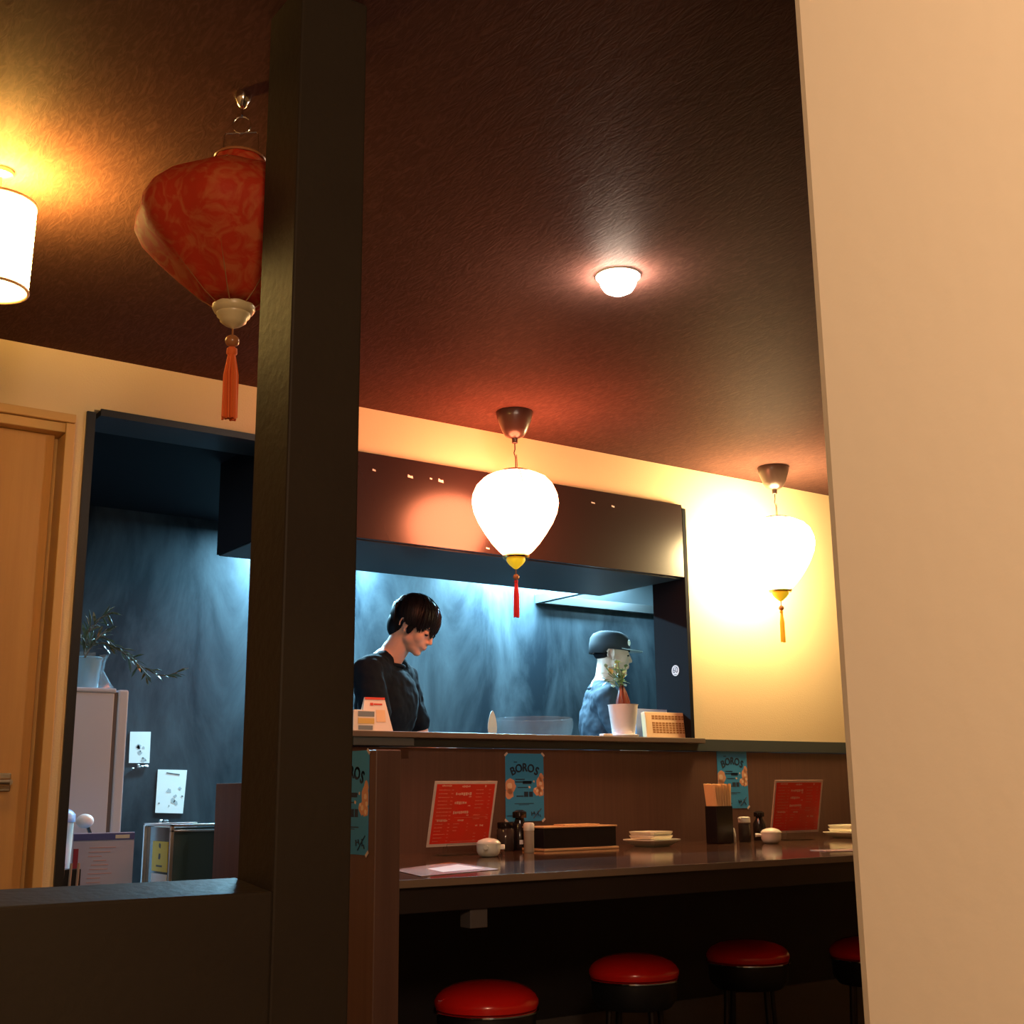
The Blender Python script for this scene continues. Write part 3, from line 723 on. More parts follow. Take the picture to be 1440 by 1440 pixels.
t = jar('soy_sauce_bottle', 'tall black sauce bottle with a white label', 'bottle', 731, 1196, [(0.030, 0), (0.032, 0.005), (0.032, 0.085), (0.020, 0.105), (0.016, 0.12)], 'soy', [(0.026, 0.118), (0.027, 0.120), (0.027, 0.140), (0.012, 0.148)], 'soy', yy=3.93)
bm = new(); lathe(bm, [(0.0326, 0.022), (0.0326, 0.038)], 20, cap=False)
for f in [f for f in bm.faces if not (-2.3 < math.atan2(f.calc_center_median().y, f.calc_center_median().x) < -1.0)]: bm.faces.remove(f)
obj('label_strip', bm, 'whitelabel', t)
jar('pepper_shaker', 'beige shaker with a white cap beside the sauce bottle', 'shaker', 744, 1200, [(0.017, 0), (0.0185, 0.003), (0.0185, 0.078)], 'pepper', [(0.0195, 0.078), (0.020, 0.080), (0.020, 0.100), (0.016, 0.105), (0.006, 0.106)], 'whiteplastic', yy=3.72)
t = jar('small_glass_vial', 'tiny glass vial with a white cap between pot and jar', 'vial', 706, 1203, [(0.008, 0), (0.009, 0.002), (0.009, 0.018), (0.006, 0.021)], 'clear', [(0.010, 0.020), (0.010, 0.034), (0.008, 0.036)], 'whiteplastic', yy=3.66)
t = jar('salt_shaker', 'clear shaker with a white spouted cap beside the chopstick box', 'shaker', 1048, 1184, [(0.024, 0), (0.026, 0.004), (0.026, 0.070), (0.022, 0.076)], 'smoked', [(0.024, 0.078), (0.026, 0.080), (0.025, 0.100), (0.018, 0.103)], 'whiteplastic', yy=3.84)
bm = new(); tube(bm, [(-0.02, 0, 0.094), (-0.034, 0, 0.098)], [0.006, 0.004], 8); obj('spout', bm, 'whiteplastic', t, smooth=True)
jar('toothpick_tube', 'small white toothpick holder against the chopstick box', 'holder', 1032, 1184, [(0.009, 0), (0.010, 0.003), (0.010, 0.035), (0.006, 0.055), (0.004, 0.06)], 'whiteplastic', yy=3.80)
jar('dark_sauce_bottle', 'black sauce bottle in the shade left of the right menu', 'bottle', 1069, 1180, [(0.026, 0), (0.028, 0.005), (0.028, 0.07), (0.016, 0.09), (0.014, 0.10)], 'soy', [(0.022, 0.10), (0.023, 0.102), (0.023, 0.118), (0.012, 0.124)], 'soy', yy=3.90)

# black lacquer tray box with warm edges
p0 = onZ(752, 1199, CZ); p1 = onZ(855, 1196, CZ)
t = thing('cutlery_box', 'long black lacquer box with pale wooden edges', 'box', (2.775, 3.76, CZ + 0.0005), 0.0)
L = 0.345; H = 0.082
bm = new(); box(bm, 0, L, 0, 0.13, 0.010, H); obj('box_body', bm, 'lacquer', t, bevel=0.002)
bm = new(); box(bm, -0.003, L + 0.004, -0.004, 0.134, H, H + 0.006); obj('top_rim', bm, 'goldedge', t, bevel=0.002)
bm = new(); box(bm, -0.003, L + 0.008, -0.006, 0.136, 0, 0.009); obj('base_rim', bm, 'goldedge', t, bevel=0.002)
bm = new(); box(bm, 0.12, 0.29, 0.03, 0.10, H + 0.006, H + 0.011); obj('lid_grip', bm, 'goldedge', t, bevel=0.002)

# square plates
def plate_bm(w, h, b):
    bm = new()
    ring = []
    for (ww, z) in ((b, 0), (w, h), (w, h + 0.004), (w - 0.012, h + 0.003), (b - 0.004, h - 0.002)):
        pts = [(x * ww / 2, y * ww / 2) for x, y in ((-1, -.86), (-.86, -1), (.86, -1), (1, -.86), (1, .86), (.86, 1), (-.86, 1), (-1, .86))]
        ring.append([bm.verts.new((x, y, z)) for x, y in pts])
    for i in range(4):
        for k in range(8): bm.faces.new((ring[i][k], ring[i][(k + 1) % 8], ring[i + 1][(k + 1) % 8], ring[i + 1][k]))
    bm.faces.new(ring[0][::-1]); bm.faces.new(ring[4]); return bm
def plates(px, py, labs):
    d = ray(px, py); yy = 3.80; tt = yy / d.y; x = d.x * tt
    rz = 0.10
    o = obj('square_plate', plate_bm(0.172, 0.024, 0.10), 'plate', loc=(x, yy, CZ + 0.0005), rot=(0, 0, rz)); tag(o, labs[0], 'plate', 'cream square plates stacked on the counter')
    z = CZ + 0.0290
    for k in range(2):
        o = obj('square_plate', plate_bm(0.130, 0.010, 0.118), 'plate', loc=(x, yy + 0.004, z + 0.0005), rot=(0, 0, rz + 0.03)); tag(o, labs[k + 1], 'plate', 'cream square plates stacked on the counter')
        z += 0.0146
plates(917, 1195, ['large cream square plate at the bottom of the stack beside the lacquer box', 'small cream plate lying on the large one beside the lacquer box', 'small cream plate on top of the stack beside the lacquer box'])
plates(1194, 1180, ['large cream square plate at the bottom of the stack by the beige wall', 'small cream plate lying on the large one by the beige wall', 'small cream plate on top of the stack by the beige wall'])

# chopstick box
d = ray(1013, 1188); yy = 3.80; x = d.x * yy / d.y
t = thing('chopstick_box', 'tall black box packed with pale chopsticks', 'box', (x, yy, CZ + 0.0005), 0.0)
bm = new(); box(bm, -0.046, 0.046, -0.035, 0.035, 0, 0.170)
bm2 = new(); box(bm2, -0.046, 0.046, -0.035, 0.035, 0, 0.150); bm.free()
obj('box_body', bm2, 'lacquer', t, bevel=0.003)
rnd = random.Random(9)
for k in range(42):
    i, j = k % 7, k // 7
    bx0 = -0.038 + i * 0.0127; by0 = -0.027 + j * 0.0108
    lean = (i - 3.6) * 0.0026
    bm = new(); tube(bm, [(bx0, by0, 0.149), (bx0 + lean - 0.003, by0 - 0.001, 0.238 + rnd.uniform(-0.003, 0.003))], [0.0058, 0.0064], 4)
    obj('chopstick', bm, 'chopstick', t)

# sheet lying near the right end of the counter
o = obj('paper_mat', (lambda b: (box(b, -0.10, 0.10, -0.06, 0.06, 0, 0.0012), b)[1])(new()), 'flatmenu', loc=(*[onZ(1186, 1196, CZ).x, onZ(1186, 1196, CZ).y], CZ + 0.0005), rot=(0, 0, -0.35))
tag(o, 'flat paper sheet on the counter at its right end', 'paper')

# ================================================================== THINGS ON THE LEDGE
LZ = LT + 0.0005
def lx(px, yy):
    d = ray(px, 1030); return d.x * yy / d.y
# leaflet stand
x = lx(527, 4.03)
t = thing('leaflet_card', 'white tent card with a red top edge, left on the ledge', 'card', (x, 4.03, LZ), -0.1)
bm = new(); prism(bm, [(-0.065, -0.02, 0), (0.065, -0.02, 0), (0.036, 0.0, 0.125), (-0.042, 0.0, 0.125)], (0, 0.002, 0)); prism(bm, [(-0.065, 0.03, 0), (0.065, 0.03, 0), (0.036, 0.004, 0.125), (-0.042, 0.004, 0.125)], (0, 0.002, 0))
obj('card', bm, 'whitecard', t)
T = Matrix.Translation((0, -0.0205, 0)) @ Matrix.Rotation(-0.159, 4, 'X')
bm = new(); box(bm, -0.042, 0.037, -0.0010, 0, 0.118, 0.1265, T); box(bm, -0.022, -0.010, -0.0010, 0, 0.096, 0.106, T); box(bm, -0.008, 0.026, -0.0010, 0, 0.098, 0.104, T); obj('red_print', bm, 'redprint', t)
bm = new(); box(bm, 0.0, 0.036, -0.0010, 0, 0.035, 0.080, T); obj('tan_print', bm, 'card', t)
x = lx(511, 3.99)
t = thing('card_box', 'small box of printed cards beside the tent card', 'box', (x, 3.985, LZ), 0.05)
bm = new(); box(bm, -0.045, 0.045, 0, 0.022, 0, 0.075); obj('box_body', bm, 'whitecard', t, bevel=0.001)
bm = new(); box(bm, -0.026, 0.042, -0.001, 0, 0.052, 0.070); box(bm, -0.024, 0.036, -0.001, 0, 0.004, 0.020); obj('grey_print', bm, 'greyprint', t)
bm = new(); box(bm, -0.026, 0.042, -0.001, 0, 0.026, 0.046); obj('yellow_print', bm, 'yelprint', t)

# planter with caudex plant
x = lx(877, 4.05); PLX = x
t = thing('potted_plant', 'white planter with a red brown trunk and small green leaves', 'plant', (x, 4.05, LZ))
bm = new(); lathe(bm, [(0.058, 0), (0.062, 0.002), (0.066, 0.010), (0.060, 0.012)], 32); obj('saucer', bm, 'planter', t, smooth=True)
bm = new(); lathe(bm, [(0.046, 0.010), (0.048, 0.012), (0.063, 0.134), (0.066, 0.138), (0.060, 0.138), (0.056, 0.120), (0.02, 0.118)], 36); obj('pot', bm, 'planter', t, smooth=True)
bm = new()
for (dx, r, lean, h) in ((-0.004, 0.028, 0.00, 0.225), (0.020, 0.020, -0.012, 0.215), (-0.016, 0.016, 0.014, 0.20)):
    tube(bm, [(dx, 0, 0.116), (dx + lean * 0.3, 0, 0.150), (dx + lean, 0, 0.19), (dx + lean * 1.4, 0, h)], [r, r * 0.95, r * 0.6, r * 0.25], 12)
obj('trunk', bm, 'caudex', t, smooth=True)
rnd = random.Random(12)
def leaf_bm(bm, p, d, L, w, up=Vector((0, 0, 1)), th=0.0006):
    p = Vector(p); d = Vector(d).normalized(); s = d.cross(up)
    if s.length < 1e-3: s = Vector((1, 0, 0))
    s.normalize(); n = s.cross(d)
    pts = [p, p + d * L * .3 + s * w * .8 + n * L * .03, p + d * L * .65 + s * w + n * L * .02, p + d * L - n * L * .08, p + d * L * .65 - s * w + n * L * .02, p + d * L * .3 - s * w * .8 + n * L * .03]
    prism(bm, pts, n * th)
stb = new()
cl = []
for k in range(11):
    a = k * 2.4; base = Vector((-0.004, 0, 0.205))
    tip = base + Vector((math.cos(a) * rnd.uniform(.02, .07) - 0.034, math.sin(a) * 0.04, rnd.uniform(0.02, 0.125)))
    tube(stb, [base, base.lerp(tip, .5) + Vector((0, 0, .01)), tip], 0.0018, 5); cl.append((base, tip))
obj('twigs', stb, 'leaf', t)
for k, (base, tip) in enumerate(cl):
    for j in range(5):
        q = base.lerp(tip, 0.35 + 0.16 * j)
        dd = Vector((rnd.uniform(-1, 1), rnd.uniform(-1, 1), rnd.uniform(-.3, .6)))
        bm = new(); leaf_bm(bm, q, dd, rnd.uniform(.022, .038), rnd.uniform(.008, .013)); obj('leaf', bm, 'leaf' if (k + j) % 2 else 'leaf2', t)

# white block, folded translucent card, grid card
o = obj('eraser_block', (lambda b: (box(b, -0.024, 0.024, -0.015, 0.015, 0, 0.010), b)[1])(new()), 'whitecard', loc=(lx(850, 3.985), 3.975, LZ), bevel=0.002)
tag(o, 'small white block lying left of the white planter', 'block')
t = thing('folded_sheet', 'pale blue translucent folded sheet behind the white planter', 'sheet', (lx(902, 4.13), 4.13, LZ))
bm = new(); prism(bm, [(-0.05, 0, 0), (0.045, 0, 0), (-0.003, 0.0, 0.128)], (0, 0.002, 0)); prism(bm, [(-0.05, 0.05, 0), (0.045, 0.05, 0), (-0.003, 0.005, 0.128)], (0, 0.002, 0)); obj('sheet', bm, 'bluepot', t)
x0 = lx(908, 4.03); x1 = lx(971, 4.03)
t = thing('desk_calendar', 'cream card with a grid of small brown squares on the ledge', 'card', ((x0 + x1) / 2, 4.02, LZ))
Wd = x1 - x0; T = Matrix.Rotation(-0.10, 4, 'X')
bm = new(); box(bm, -Wd / 2, Wd / 2, 0, 0.028, 0, 0.112, T); obj('card_block', bm, 'card', t, bevel=0.002)
bm = new()
for i in range(11):
    for j in range(8):
        if j == 5: continue
        bx0 = -Wd / 2 + 0.036 + i * (Wd - 0.05) / 11; bz = 0.022 + j * 0.0098
        box(bm, bx0, bx0 + (Wd - 0.05) / 11 * 0.74, -0.0010, 0, bz, bz + 0.0068, T)
o = obj('printed_grid', bm, 'cardgrid', t); o['kind'] = 'stuff'
t = thing('pink_leaflet', 'thin lilac leaflet standing behind the cream grid card', 'leaflet', ((x0 + x1) / 2 - 0.03, 4.09, LZ))
bm = new(); box(bm, -0.10, 0.08, 0, 0.002, 0, 0.128); obj('sheet', bm, 'lilac', t)

# clear bowl behind the ledge
bx_, by_ = onY(752, 1010, 4.38).x, 4.385
t = thing('clear_bowl', 'large clear glass bowl on the worktop behind the ledge', 'bowl', (bx_, by_, 0.9905))
bm = new(); pr = [(0.06, 0.0), (0.10, 0.03), (0.125, 0.12), (0.138, 0.22), (0.150, 0.31), (0.162, 0.35), (0.170, 0.38), (0.172, 0.40), (0.166, 0.42)]
def gl(): 
    Mt = bpy.data.materials.new('thin_clear_glass'); Mt.use_nodes = True; nt = Mt.node_tree; nt.nodes.remove(nt.nodes['Principled BSDF'])
    tr = nt.nodes.new('ShaderNodeBsdfTransparent'); g = nt.nodes.new('ShaderNodeBsdfGlossy'); g.inputs['Roughness'].default_value = 0.05
    lw = nt.nodes.new('ShaderNodeLayerWeight'); lw.inputs[0].default_value = 0.06
    mx = nt.nodes.new('ShaderNodeMixShader'); nt.links.new(lw.outputs['Fresnel'], mx.inputs[0]); nt.links.new(tr.outputs[0], mx.inputs[1]); nt.links.new(g.outputs[0], mx.inputs[2])
    nt.links.new(mx.outputs[0], nt.nodes['Material Output'].inputs[0]); return Mt
M['thinglass'] = mat('thin_clear_plastic', (0.75, 0.9, 0.95), 0.08, alpha=0.05)
lathe(bm, pr, 40, cap=False); o = obj('bowl_wall', bm, 'thinglass', t, smooth=True)
bm = new(); tube(bm, [(0.166 * math.cos(a * PI / 20), 0.166 * math.sin(a * PI / 20), 0.42) for a in range(40)], 0.0015, 6, True); o = obj('bowl_rim', bm, 'thinglass', t, smooth=True)
# leaf-shaped highlight of the clear bowl, built as a pale blade
p = onY(694, 1014, 4.28)
t = thing('bowl_glint', 'pale spatula blade standing behind the ledge', 'glint', (p.x - 0.012, 4.27, 0.9905))
bm = new(); pts = []
for k in range(20):
    a = 2 * PI * k / 20; pts.append((0.022 * math.cos(a) * (1 - 0.35 * math.sin(a)), 0, 0.385 + 0.055 * math.sin(a)))
prism(bm, pts, (0, 0.002, 0)); o = obj('blade', bm, 'glintblue', t)
bm = new(); tube(bm, [(0.006, 0.001, 0.0), (0.004, 0.001, 0.336)], 0.004, 8); obj('handle', bm, 'steel', t)

# ================================================================== STICKER AND TAPE SCRAPS
p = onX(950, 943, 3.742)
t = thing('round_sticker', 'round white sticker reading 60 on the black window jamb', 'sticker', (3.7415, p.y, p.z), -PI / 2)
bm = new(); prism(bm, [(0.024 * math.cos(2 * PI * k / 28), 0, 0.024 * math.sin(2 * PI * k / 28)) for k in range(28)], (0, -0.0008, 0)); obj('disc', bm, 'sticker', t)
me = text_bm('60', 0.036, 0.0003); me.transform(Matrix.Translation((0, -0.0012, 0.001)) @ Matrix.Rotation(PI / 2, 4, 'X')); bm = new(); bm.from_mesh(me); box(bm, -0.008, 0.008, -0.0014, -0.0008, -0.0190, -0.0165); box(bm, -0.007, 0.007, -0.0014, -0.0008, 0.0165, 0.018)
obj('lettering', bm, 'navy', t)
for (px, py, w_, h_, lab) in ((526, 661, 0.007, 0.005, 'tiny tape scrap at the far left of the glossy header board'),
                              (577, 670, 0.012, 0.007, 'wider tape scrap, second from the left on the header board'),
                              (606, 673, 0.005, 0.004, 'small tape scrap just left of the torn pair on the header board'),
                              (620, 676, 0.012, 0.008, 'torn tape scrap left of the glowing lantern'),
                              (834, 707, 0.010, 0.004, 'faint tape scrap right of the glowing lantern'),
                              (862, 712, 0.008, 0.005, 'small tape scrap near the right end of the header board'),
                              (686, 771, 0.008, 0.004, 'tape scrap at the bottom edge of the header board')):
    p = onY(px, py, D - 0.022)
    bm = new(); prism(bm, [(-w_, 0, -h_ * .6), (w_, 0, -h_), (w_ * .8, 0, h_ * .5), (0, 0, h_ * .3), (-w_ * .9, 0, h_)], (0, -0.0008, 0))
    o = obj('tape_scrap', bm, 'whitetape', loc=(p.x, p.y - 0.0002, p.z)); tag(o, lab, 'tape', 'tape scraps on the header board')

# ================================================================== KITCHEN: HOOD
t = thing('range_hood', 'dark steel range hood at the right of the kitchen', 'hood', (4.09, 4.40, 2.145))
bm = new()
W_, DD = 1.55, 1.195
box(bm, 0, 0.035, 0, DD, 0, 0.05); box(bm, W_ - 0.035, W_, 0, DD, 0, 0.05); box(bm, 0.035, W_ - 0.035, DD - 0.035, DD, 0, 0.05); box(bm, 0.035, W_ - 0.035, 0, 0.035, 0, 0.05)
obj('rim', bm, 'steel', t, bevel=0.002)
bm = new()
o_ = [(0, 0, 0.05), (W_, 0, 0.05), (W_, DD, 0.05), (0, DD, 0.05)]; i_ = [(0.18, 0.25, 0.255), (W_ - 0.18, 0.25, 0.255), (W_ - 0.18, DD, 0.255), (0.18, DD, 0.255)]
vo = [bm.verts.new(q) for q in o_]; vi = [bm.verts.new(q) for q in i_]
for k in range(4): bm.faces.new((vo[k], vo[(k + 1) % 4], vi[(k + 1) % 4], vi[k]))
bm.faces.new(vi)
obj('canopy', bm, 'darksteel', t)

# ================================================================== KITCHEN: FLUORESCENT FIXTURES
for k, (xx, lab) in enumerate(((2.90, 'slim ceiling light fitting behind the soffit, left'), (3.66, 'slim ceiling light fitting behind the soffit, beside the hood'))):
    t = thing('tube_fitting', lab, 'light', (xx, 5.53, KC - 0.0005)); bm = new(); box(bm, -0.4, 0.4, -0.03, 0.03, -0.04, 0); obj('housing', bm, 'whiteplastic', t)

# ================================================================== KITCHEN: FRIDGE
t = thing('refrigerator', 'tall pale grey refrigerator inside the kitchen doorway', 'refrigerator', (0.80, 4.60, 0.15))
FX = onY(163, 975, 4.60).x - 0.80; FZ = onY(163, 968, 4.60).z - 0.15; DX = onY(182, 972, 4.60).x - 0.80
bm = new(); box(bm, 0, FX - 0.004, 0, 0.58, 0.03, FZ - 0.018); obj('body', bm, 'fridge', t, bevel=0.004)
bm = new(); box(bm, 0, FX + 0.002, -0.004, 0.585, FZ - 0.018, FZ); obj('top_panel', bm, 'fridge', t, bevel=0.006)
bm = new(); box(bm, FX - 0.004, FX + 0.010, 0.006, 0.57, 0.04, FZ - 0.014); obj('gasket', bm, 'gasket', t)
bm = new(); box(bm, FX + 0.010, DX, 0.0, 0.58, 0.52, FZ - 0.004); d1 = obj('door', bm, 'fridge', t, bevel=0.008)
bm = new(); box(bm, DX, DX + 0.012, 0.10, 0.13, 0.75, 1.15); obj('handle', bm, 'fridge', d1, bevel=0.003)
bm = new(); box(bm, FX + 0.010, DX, 0.0, 0.58, 0.04, 0.51); obj('door', bm, 'fridge', t, bevel=0.008)
for sx in (0.05, FX - 0.08):
    for sy in (0.05, 0.5):
        bm = new(); lathe(bm, [(0.018, 0), (0.018, 0.031)], 12, c=(sx, sy, 0)); obj('foot', bm, 'gasket', t)
FTOP = 0.15 + FZ

# pot and drooping plant
pp = onY(121, 966, 4.72)
t = thing('wrapped_plant', 'drooping dark leaved plant in a pale blue wrapped pot on the refrigerator', 'plant', (pp.x, 4.72, FTOP + 0.0005))
bm = new(); lathe(bm, [(0.038, 0), (0.042, 0.004), (0.050, 0.11), (0.056, 0.118), (0.050, 0.122), (0.046, 0.105), (0.01, 0.10)], 28); obj('pot', bm, 'bluepot', t, smooth=True)
bm = new()
rnd = random.Random(4)
vs = []
n = 26
for (r, z) in ((0.062, 0.001), (0.052, 0.02), (0.054, 0.07), (0.060, 0.10), (0.070, 0.125)):
    vs.append([bm.verts.new(((r + (0.035 if (k in (24, 25, 0, 1) and z < 0.03) else 0) + rnd.uniform(-.007, .009)) * math.cos(2 * PI * k / n), (r + rnd.uniform(-.007, .009)) * math.sin(2 * PI * k / n), z + rnd.uniform(0, 0.012))) for k in range(n)])
for i in range(4):
    for k in range(n):
        if rnd.random() < 0.12 and i == 3: continue
        bm.faces.new((vs[i][k], vs[i][(k + 1) % n], vs[i + 1][(k + 1) % n], vs[i + 1][k]))
obj('cellophane_wrap', bm, 'cello', t)
def rp(px, py, yy=4.70):
    q = onY(px, py, yy); return Vector((q.x - pp.x, yy - 4.72, q.z - FTOP))
br = [[(118, 925), (125, 890), (140, 870), (155, 862)], [(118, 925), (128, 900), (145, 895), (168, 915), (195, 935), (222, 950)], [(222, 950), (236, 950), (249, 946)], [(120, 925), (130, 905), (150, 905), (185, 925), (208, 950)],
      [(118, 920), (122, 895), (128, 880)], [(118, 925), (135, 900), (150, 885)]]
bm = new()
for i, b in enumerate(br): tube(bm, [rp(x, y, 4.72 - 0.02 * i) for x, y in b], 0.0022, 5)
obj('branches', bm, 'stem', t)
rnd = random.Random(21)
cnt = 0
for i, b in enumerate(br):
    for k in range(len(b) - 1):
        a0 = rp(*b[k], 4.72 - 0.02 * i); a1 = rp(*b[k + 1], 4.72 - 0.02 * i); d_ = (a1 - a0).normalized()
        if (k == 0 and i != 4): a0 = a0.lerp(a1, .4)
        nl = 3 if i == 2 else 6
        for j in range(nl):
            q = a0.lerp(a1, (j + .5) / nl)
            dd = (d_ * rnd.uniform(.3, 1.2) + Vector((rnd.uniform(-.7, .7), rnd.uniform(-.7, .7), rnd.uniform(-.8, .5))))
            bm = new(); leaf_bm(bm, q, dd, rnd.uniform(.040, .070), rnd.uniform(.004, .007), up=Vector((rnd.uniform(-1, 1), rnd.uniform(-1, 1), 1))); obj('leaf', bm, 'darkleaf', t); cnt += 1

# ================================================================== PAPERS ON THE KITCHEN WALL
def wall_paper(label, c, seed):
    q = [onY(x, y, KY - 0.001) for x, y in c]
    ce = sum(q, Vector()) / 4
    t = thing('pinned_note', label, 'paper', tuple(ce), 0, 'white notes on the kitchen wall')
    bm = new(); prism(bm, [(p_.x - ce.x, 0, p_.z - ce.z) for p_ in q], (0, -0.0015, 0)); obj('sheet', bm, 'paper', t)
    W0 = (q[1].x - q[0].x); H0 = (q[0].z - q[3].z)
    bm = new(); bm2 = new(); rnd = random.Random(seed)
    for k in range(5):
        disc(bm, rnd.uniform(-.1, .32) * W0, rnd.uniform(-.42, 0.1) * H0, rnd.uniform(.006, .013), -0.0016, 9, 0.4, seed + k)
    for k in range(3):
        disc(bm2, rnd.uniform(-.4, .4) * W0, rnd.uniform(-.42, -.1) * H0, rnd.uniform(.003, .005), -0.0019, 7, 0.4, seed + k)
    obj('pale_marks', bm, 'paleink', t)
    if seed == 2:
        box(bm2, -0.26 * W0, 0.20 * W0, -0.0022, -0.0016, 0.40 * H0, 0.425 * H0, Matrix.Rotation(0.13, 4, 'Y'))
    obj('dark_marks', bm2, 'ink', t)
wall_paper('smaller white note beside the refrigerator', [(183, 1029), (212, 1029), (210, 1073), (181, 1073)], 1)
wall_paper('larger white note low on the kitchen wall', [(222, 1082), (263, 1083), (257, 1144), (218, 1143)], 2)
rnd = random.Random(2)
for (px, py, lab) in ((197, 1078, 'small crumpled bits under the smaller note'), (226, 1156, 'crumpled foil patch under the larger note')):
    p = onY(px, py, KY - 0.004); bm = new()
    for k in range(7):
        ell(bm, (rnd.uniform(-.035, .035), 0, rnd.uniform(-.008, .008)), (rnd.uniform(.004, .012), .003, rnd.uniform(.002, .005)), seg=8, rin=5)
    o = obj('foil_patch', bm, 'steel', loc=tuple(p)); tag(o, lab, 'foil', 'foil patches on the kitchen wall')  # small crumpled bits on the wall, in a steel finish

# ================================================================== SIDE TABLE WITH THINGS INSIDE THE DOORWAY
TZ = 0.74
t = thing('side_cabinet', 'low dark cabinet inside the kitchen doorway', 'cabinet', (1.14, 4.22, 0.15))
bm = new(); box(bm, 0, 0.60, 0, 0.34, 0.56, 0.59); obj('cabinet_top', bm, 'lacquer', t, bevel=0.002)
bm = new(); box(bm, 0.01, 0.59, 0.01, 0.33, 0.0, 0.56); obj('cabinet_body', bm, 'black', t)
TZ = 0.7405
# clipboard
q0, q1 = onY(104, 1172, 4.30), onY(189, 1181, 4.30)
t = thing('clip_file', 'clear file board with a blue top bar standing by the doorway', 'file', (0, 4.30, TZ))
z_ = q0.z - TZ
x0, x1 = q0.x, q1.x
bm = new(); box(bm, x0, x1, 0, 0.004, 0, z_); obj('board', bm, 'lilac', t, bevel=0.001)
bm = new(); box(bm, x0, x1, -0.002, 0, z_ - 0.024, z_ - 0.003); b_ = obj('blue_bar', bm, 'clipblue', t)
bm = new(); box(bm, x1 - 0.066, x1 - 0.018, -0.003, -0.002, z_ - 0.020, z_ - 0.008); obj('name_slip', bm, 'paleink', b_)
bm = new(); box(bm, x0 + 0.002, x0 + 0.018, -0.003, 0, 0.03, z_ - 0.05); obj('maroon_strip', bm, 'maroon', t)
bm = new()
rnd = random.Random(8)
for k in range(9):
    zz = z_ - 0.05 - k * 0.014; a = x0 + 0.05 + rnd.uniform(0, .02); box(bm, a, a + rnd.uniform(.03, .09), -0.0012, 0, zz, zz + 0.003)
obj('printed_lines', bm, mat('pink_grey_print', (0.42, 0.30, 0.36), 0.6), t)
# glass case
q0 = onY(249, 1152, 4.30); q1 = onY(272, 1160, 4.30); q2 = onY(330, 1164, 4.30)
cx = q1.x - 0.02; cw = 0.16
t = thing('glass_case', 'small dark glass display case with yellow stickers on its side', 'case', (1.535, 4.232, TZ), -0.0)
hz = q1.z - TZ + 0.005
bm = new(); box(bm, 0.012, 0.185, 0.012, 0.27, 0.012, hz - 0.012); obj('case_body', bm, 'gradeglass', t)
bm = new()
for (a, b) in ((0, 0), (0.185, 0), (0, 0.27), (0.185, 0.27)): box(bm, a, a + 0.012, b, b + 0.012, 0, hz)
box(bm, 0.0, 0.197, 0, 0.012, hz - 0.008, hz); box(bm, 0.0, 0.197, 0, 0.012, hz - 0.026, hz - 0.019); box(bm, 0, 0.012, 0, 0.282, hz - 0.008, hz); box(bm, 0, 0.197, 0.27, 0.282, hz - 0.008, hz); box(bm, 0, 0.197, 0, 0.282, 0, 0.012)
obj('steel_frame', bm, 'steel', t, bevel=0.001)
bm = new(); box(bm, 0.009, 0.012, 0.05, 0.20, 0.10, hz - 0.06); yl = obj('yellow_sticker', bm, 'yellowlabel', t)
bm = new(); disc(bm, 0, 0, 0.012, 0, 8, .3, 3); disc(bm, 0, 0.035, 0.010, 0, 8, .3, 4); box(bm, -0.03, 0.03, -0.0004, 0, -0.036, -0.03)
o = obj('sticker_print', bm, 'ink', yl, loc=(0.0088, 0.125, hz - 0.11), rot=(0, 0, -PI / 2))
bm = new(); box(bm, 0.009, 0.012, 0.05, 0.20, 0.03, 0.092); obj('white_sticker', bm, 'whitelabel', t)
# plastic tub + holder at the lower left
q0 = onY(98, 1150, 4.36)
t = thing('plastic_tub', 'white plastic tub with a pale blue lid by the door frame', 'tub', (q0.x - 0.01, 4.46, TZ))
zt_ = onY(98, 1137, 4.46).z - TZ
bm = new(); lathe(bm, [(0.040, 0), (0.043, 0.004), (0.052, zt_ - 0.05), (0.052, zt_ - 0.04)], 24); obj('body', bm, 'whiteplastic', t, smooth=True)
bm = new(); lathe(bm, [(0.056, zt_ - 0.045), (0.056, zt_ - 0.02), (0.045, zt_ - 0.008), (0.03, zt_)], 24); obj('lid', bm, mat('pale_blue_lid', (0.25, 0.36, 0.60), 0.4), t, smooth=True)
t = thing('ladle', 'dark handled ladle leaning beside the white tub', 'ladle', (q0.x + 0.075, 4.40, TZ))
bm = new(); tube(bm, [(0.07, 0, 0.0), (0.03, 0.0, 0.18), (0.0, 0.0, 0.255)], [0.007, 0.008, 0.006], 8); obj('handle', bm, 'soy', t, smooth=True)
bm = new(); ell(bm, (-0.012, 0.0, 0.275), (0.030, 0.028, 0.024)); obj('bowl', bm, 'whitelabel', t, smooth=True)
t = thing('knife_rack', 'narrow dark rack with pale bars beside the door frame', 'rack', (onY(100, 1210, 4.27).x - 0.045, 4.235, TZ))
bm = new(); box(bm, 0, 0.075, 0.02, 0.09, 0, 0.125); obj('rack_body', bm, 'black', t, bevel=0.002)
for k in range(3):
    bm = new(); tube(bm, [(0.012 + k * 0.024, 0.012, 0.0), (0.016 + k * 0.024, 0.012, 0.145)], 0.0045, 8); obj('bar', bm, 'pepper', t, smooth=True)

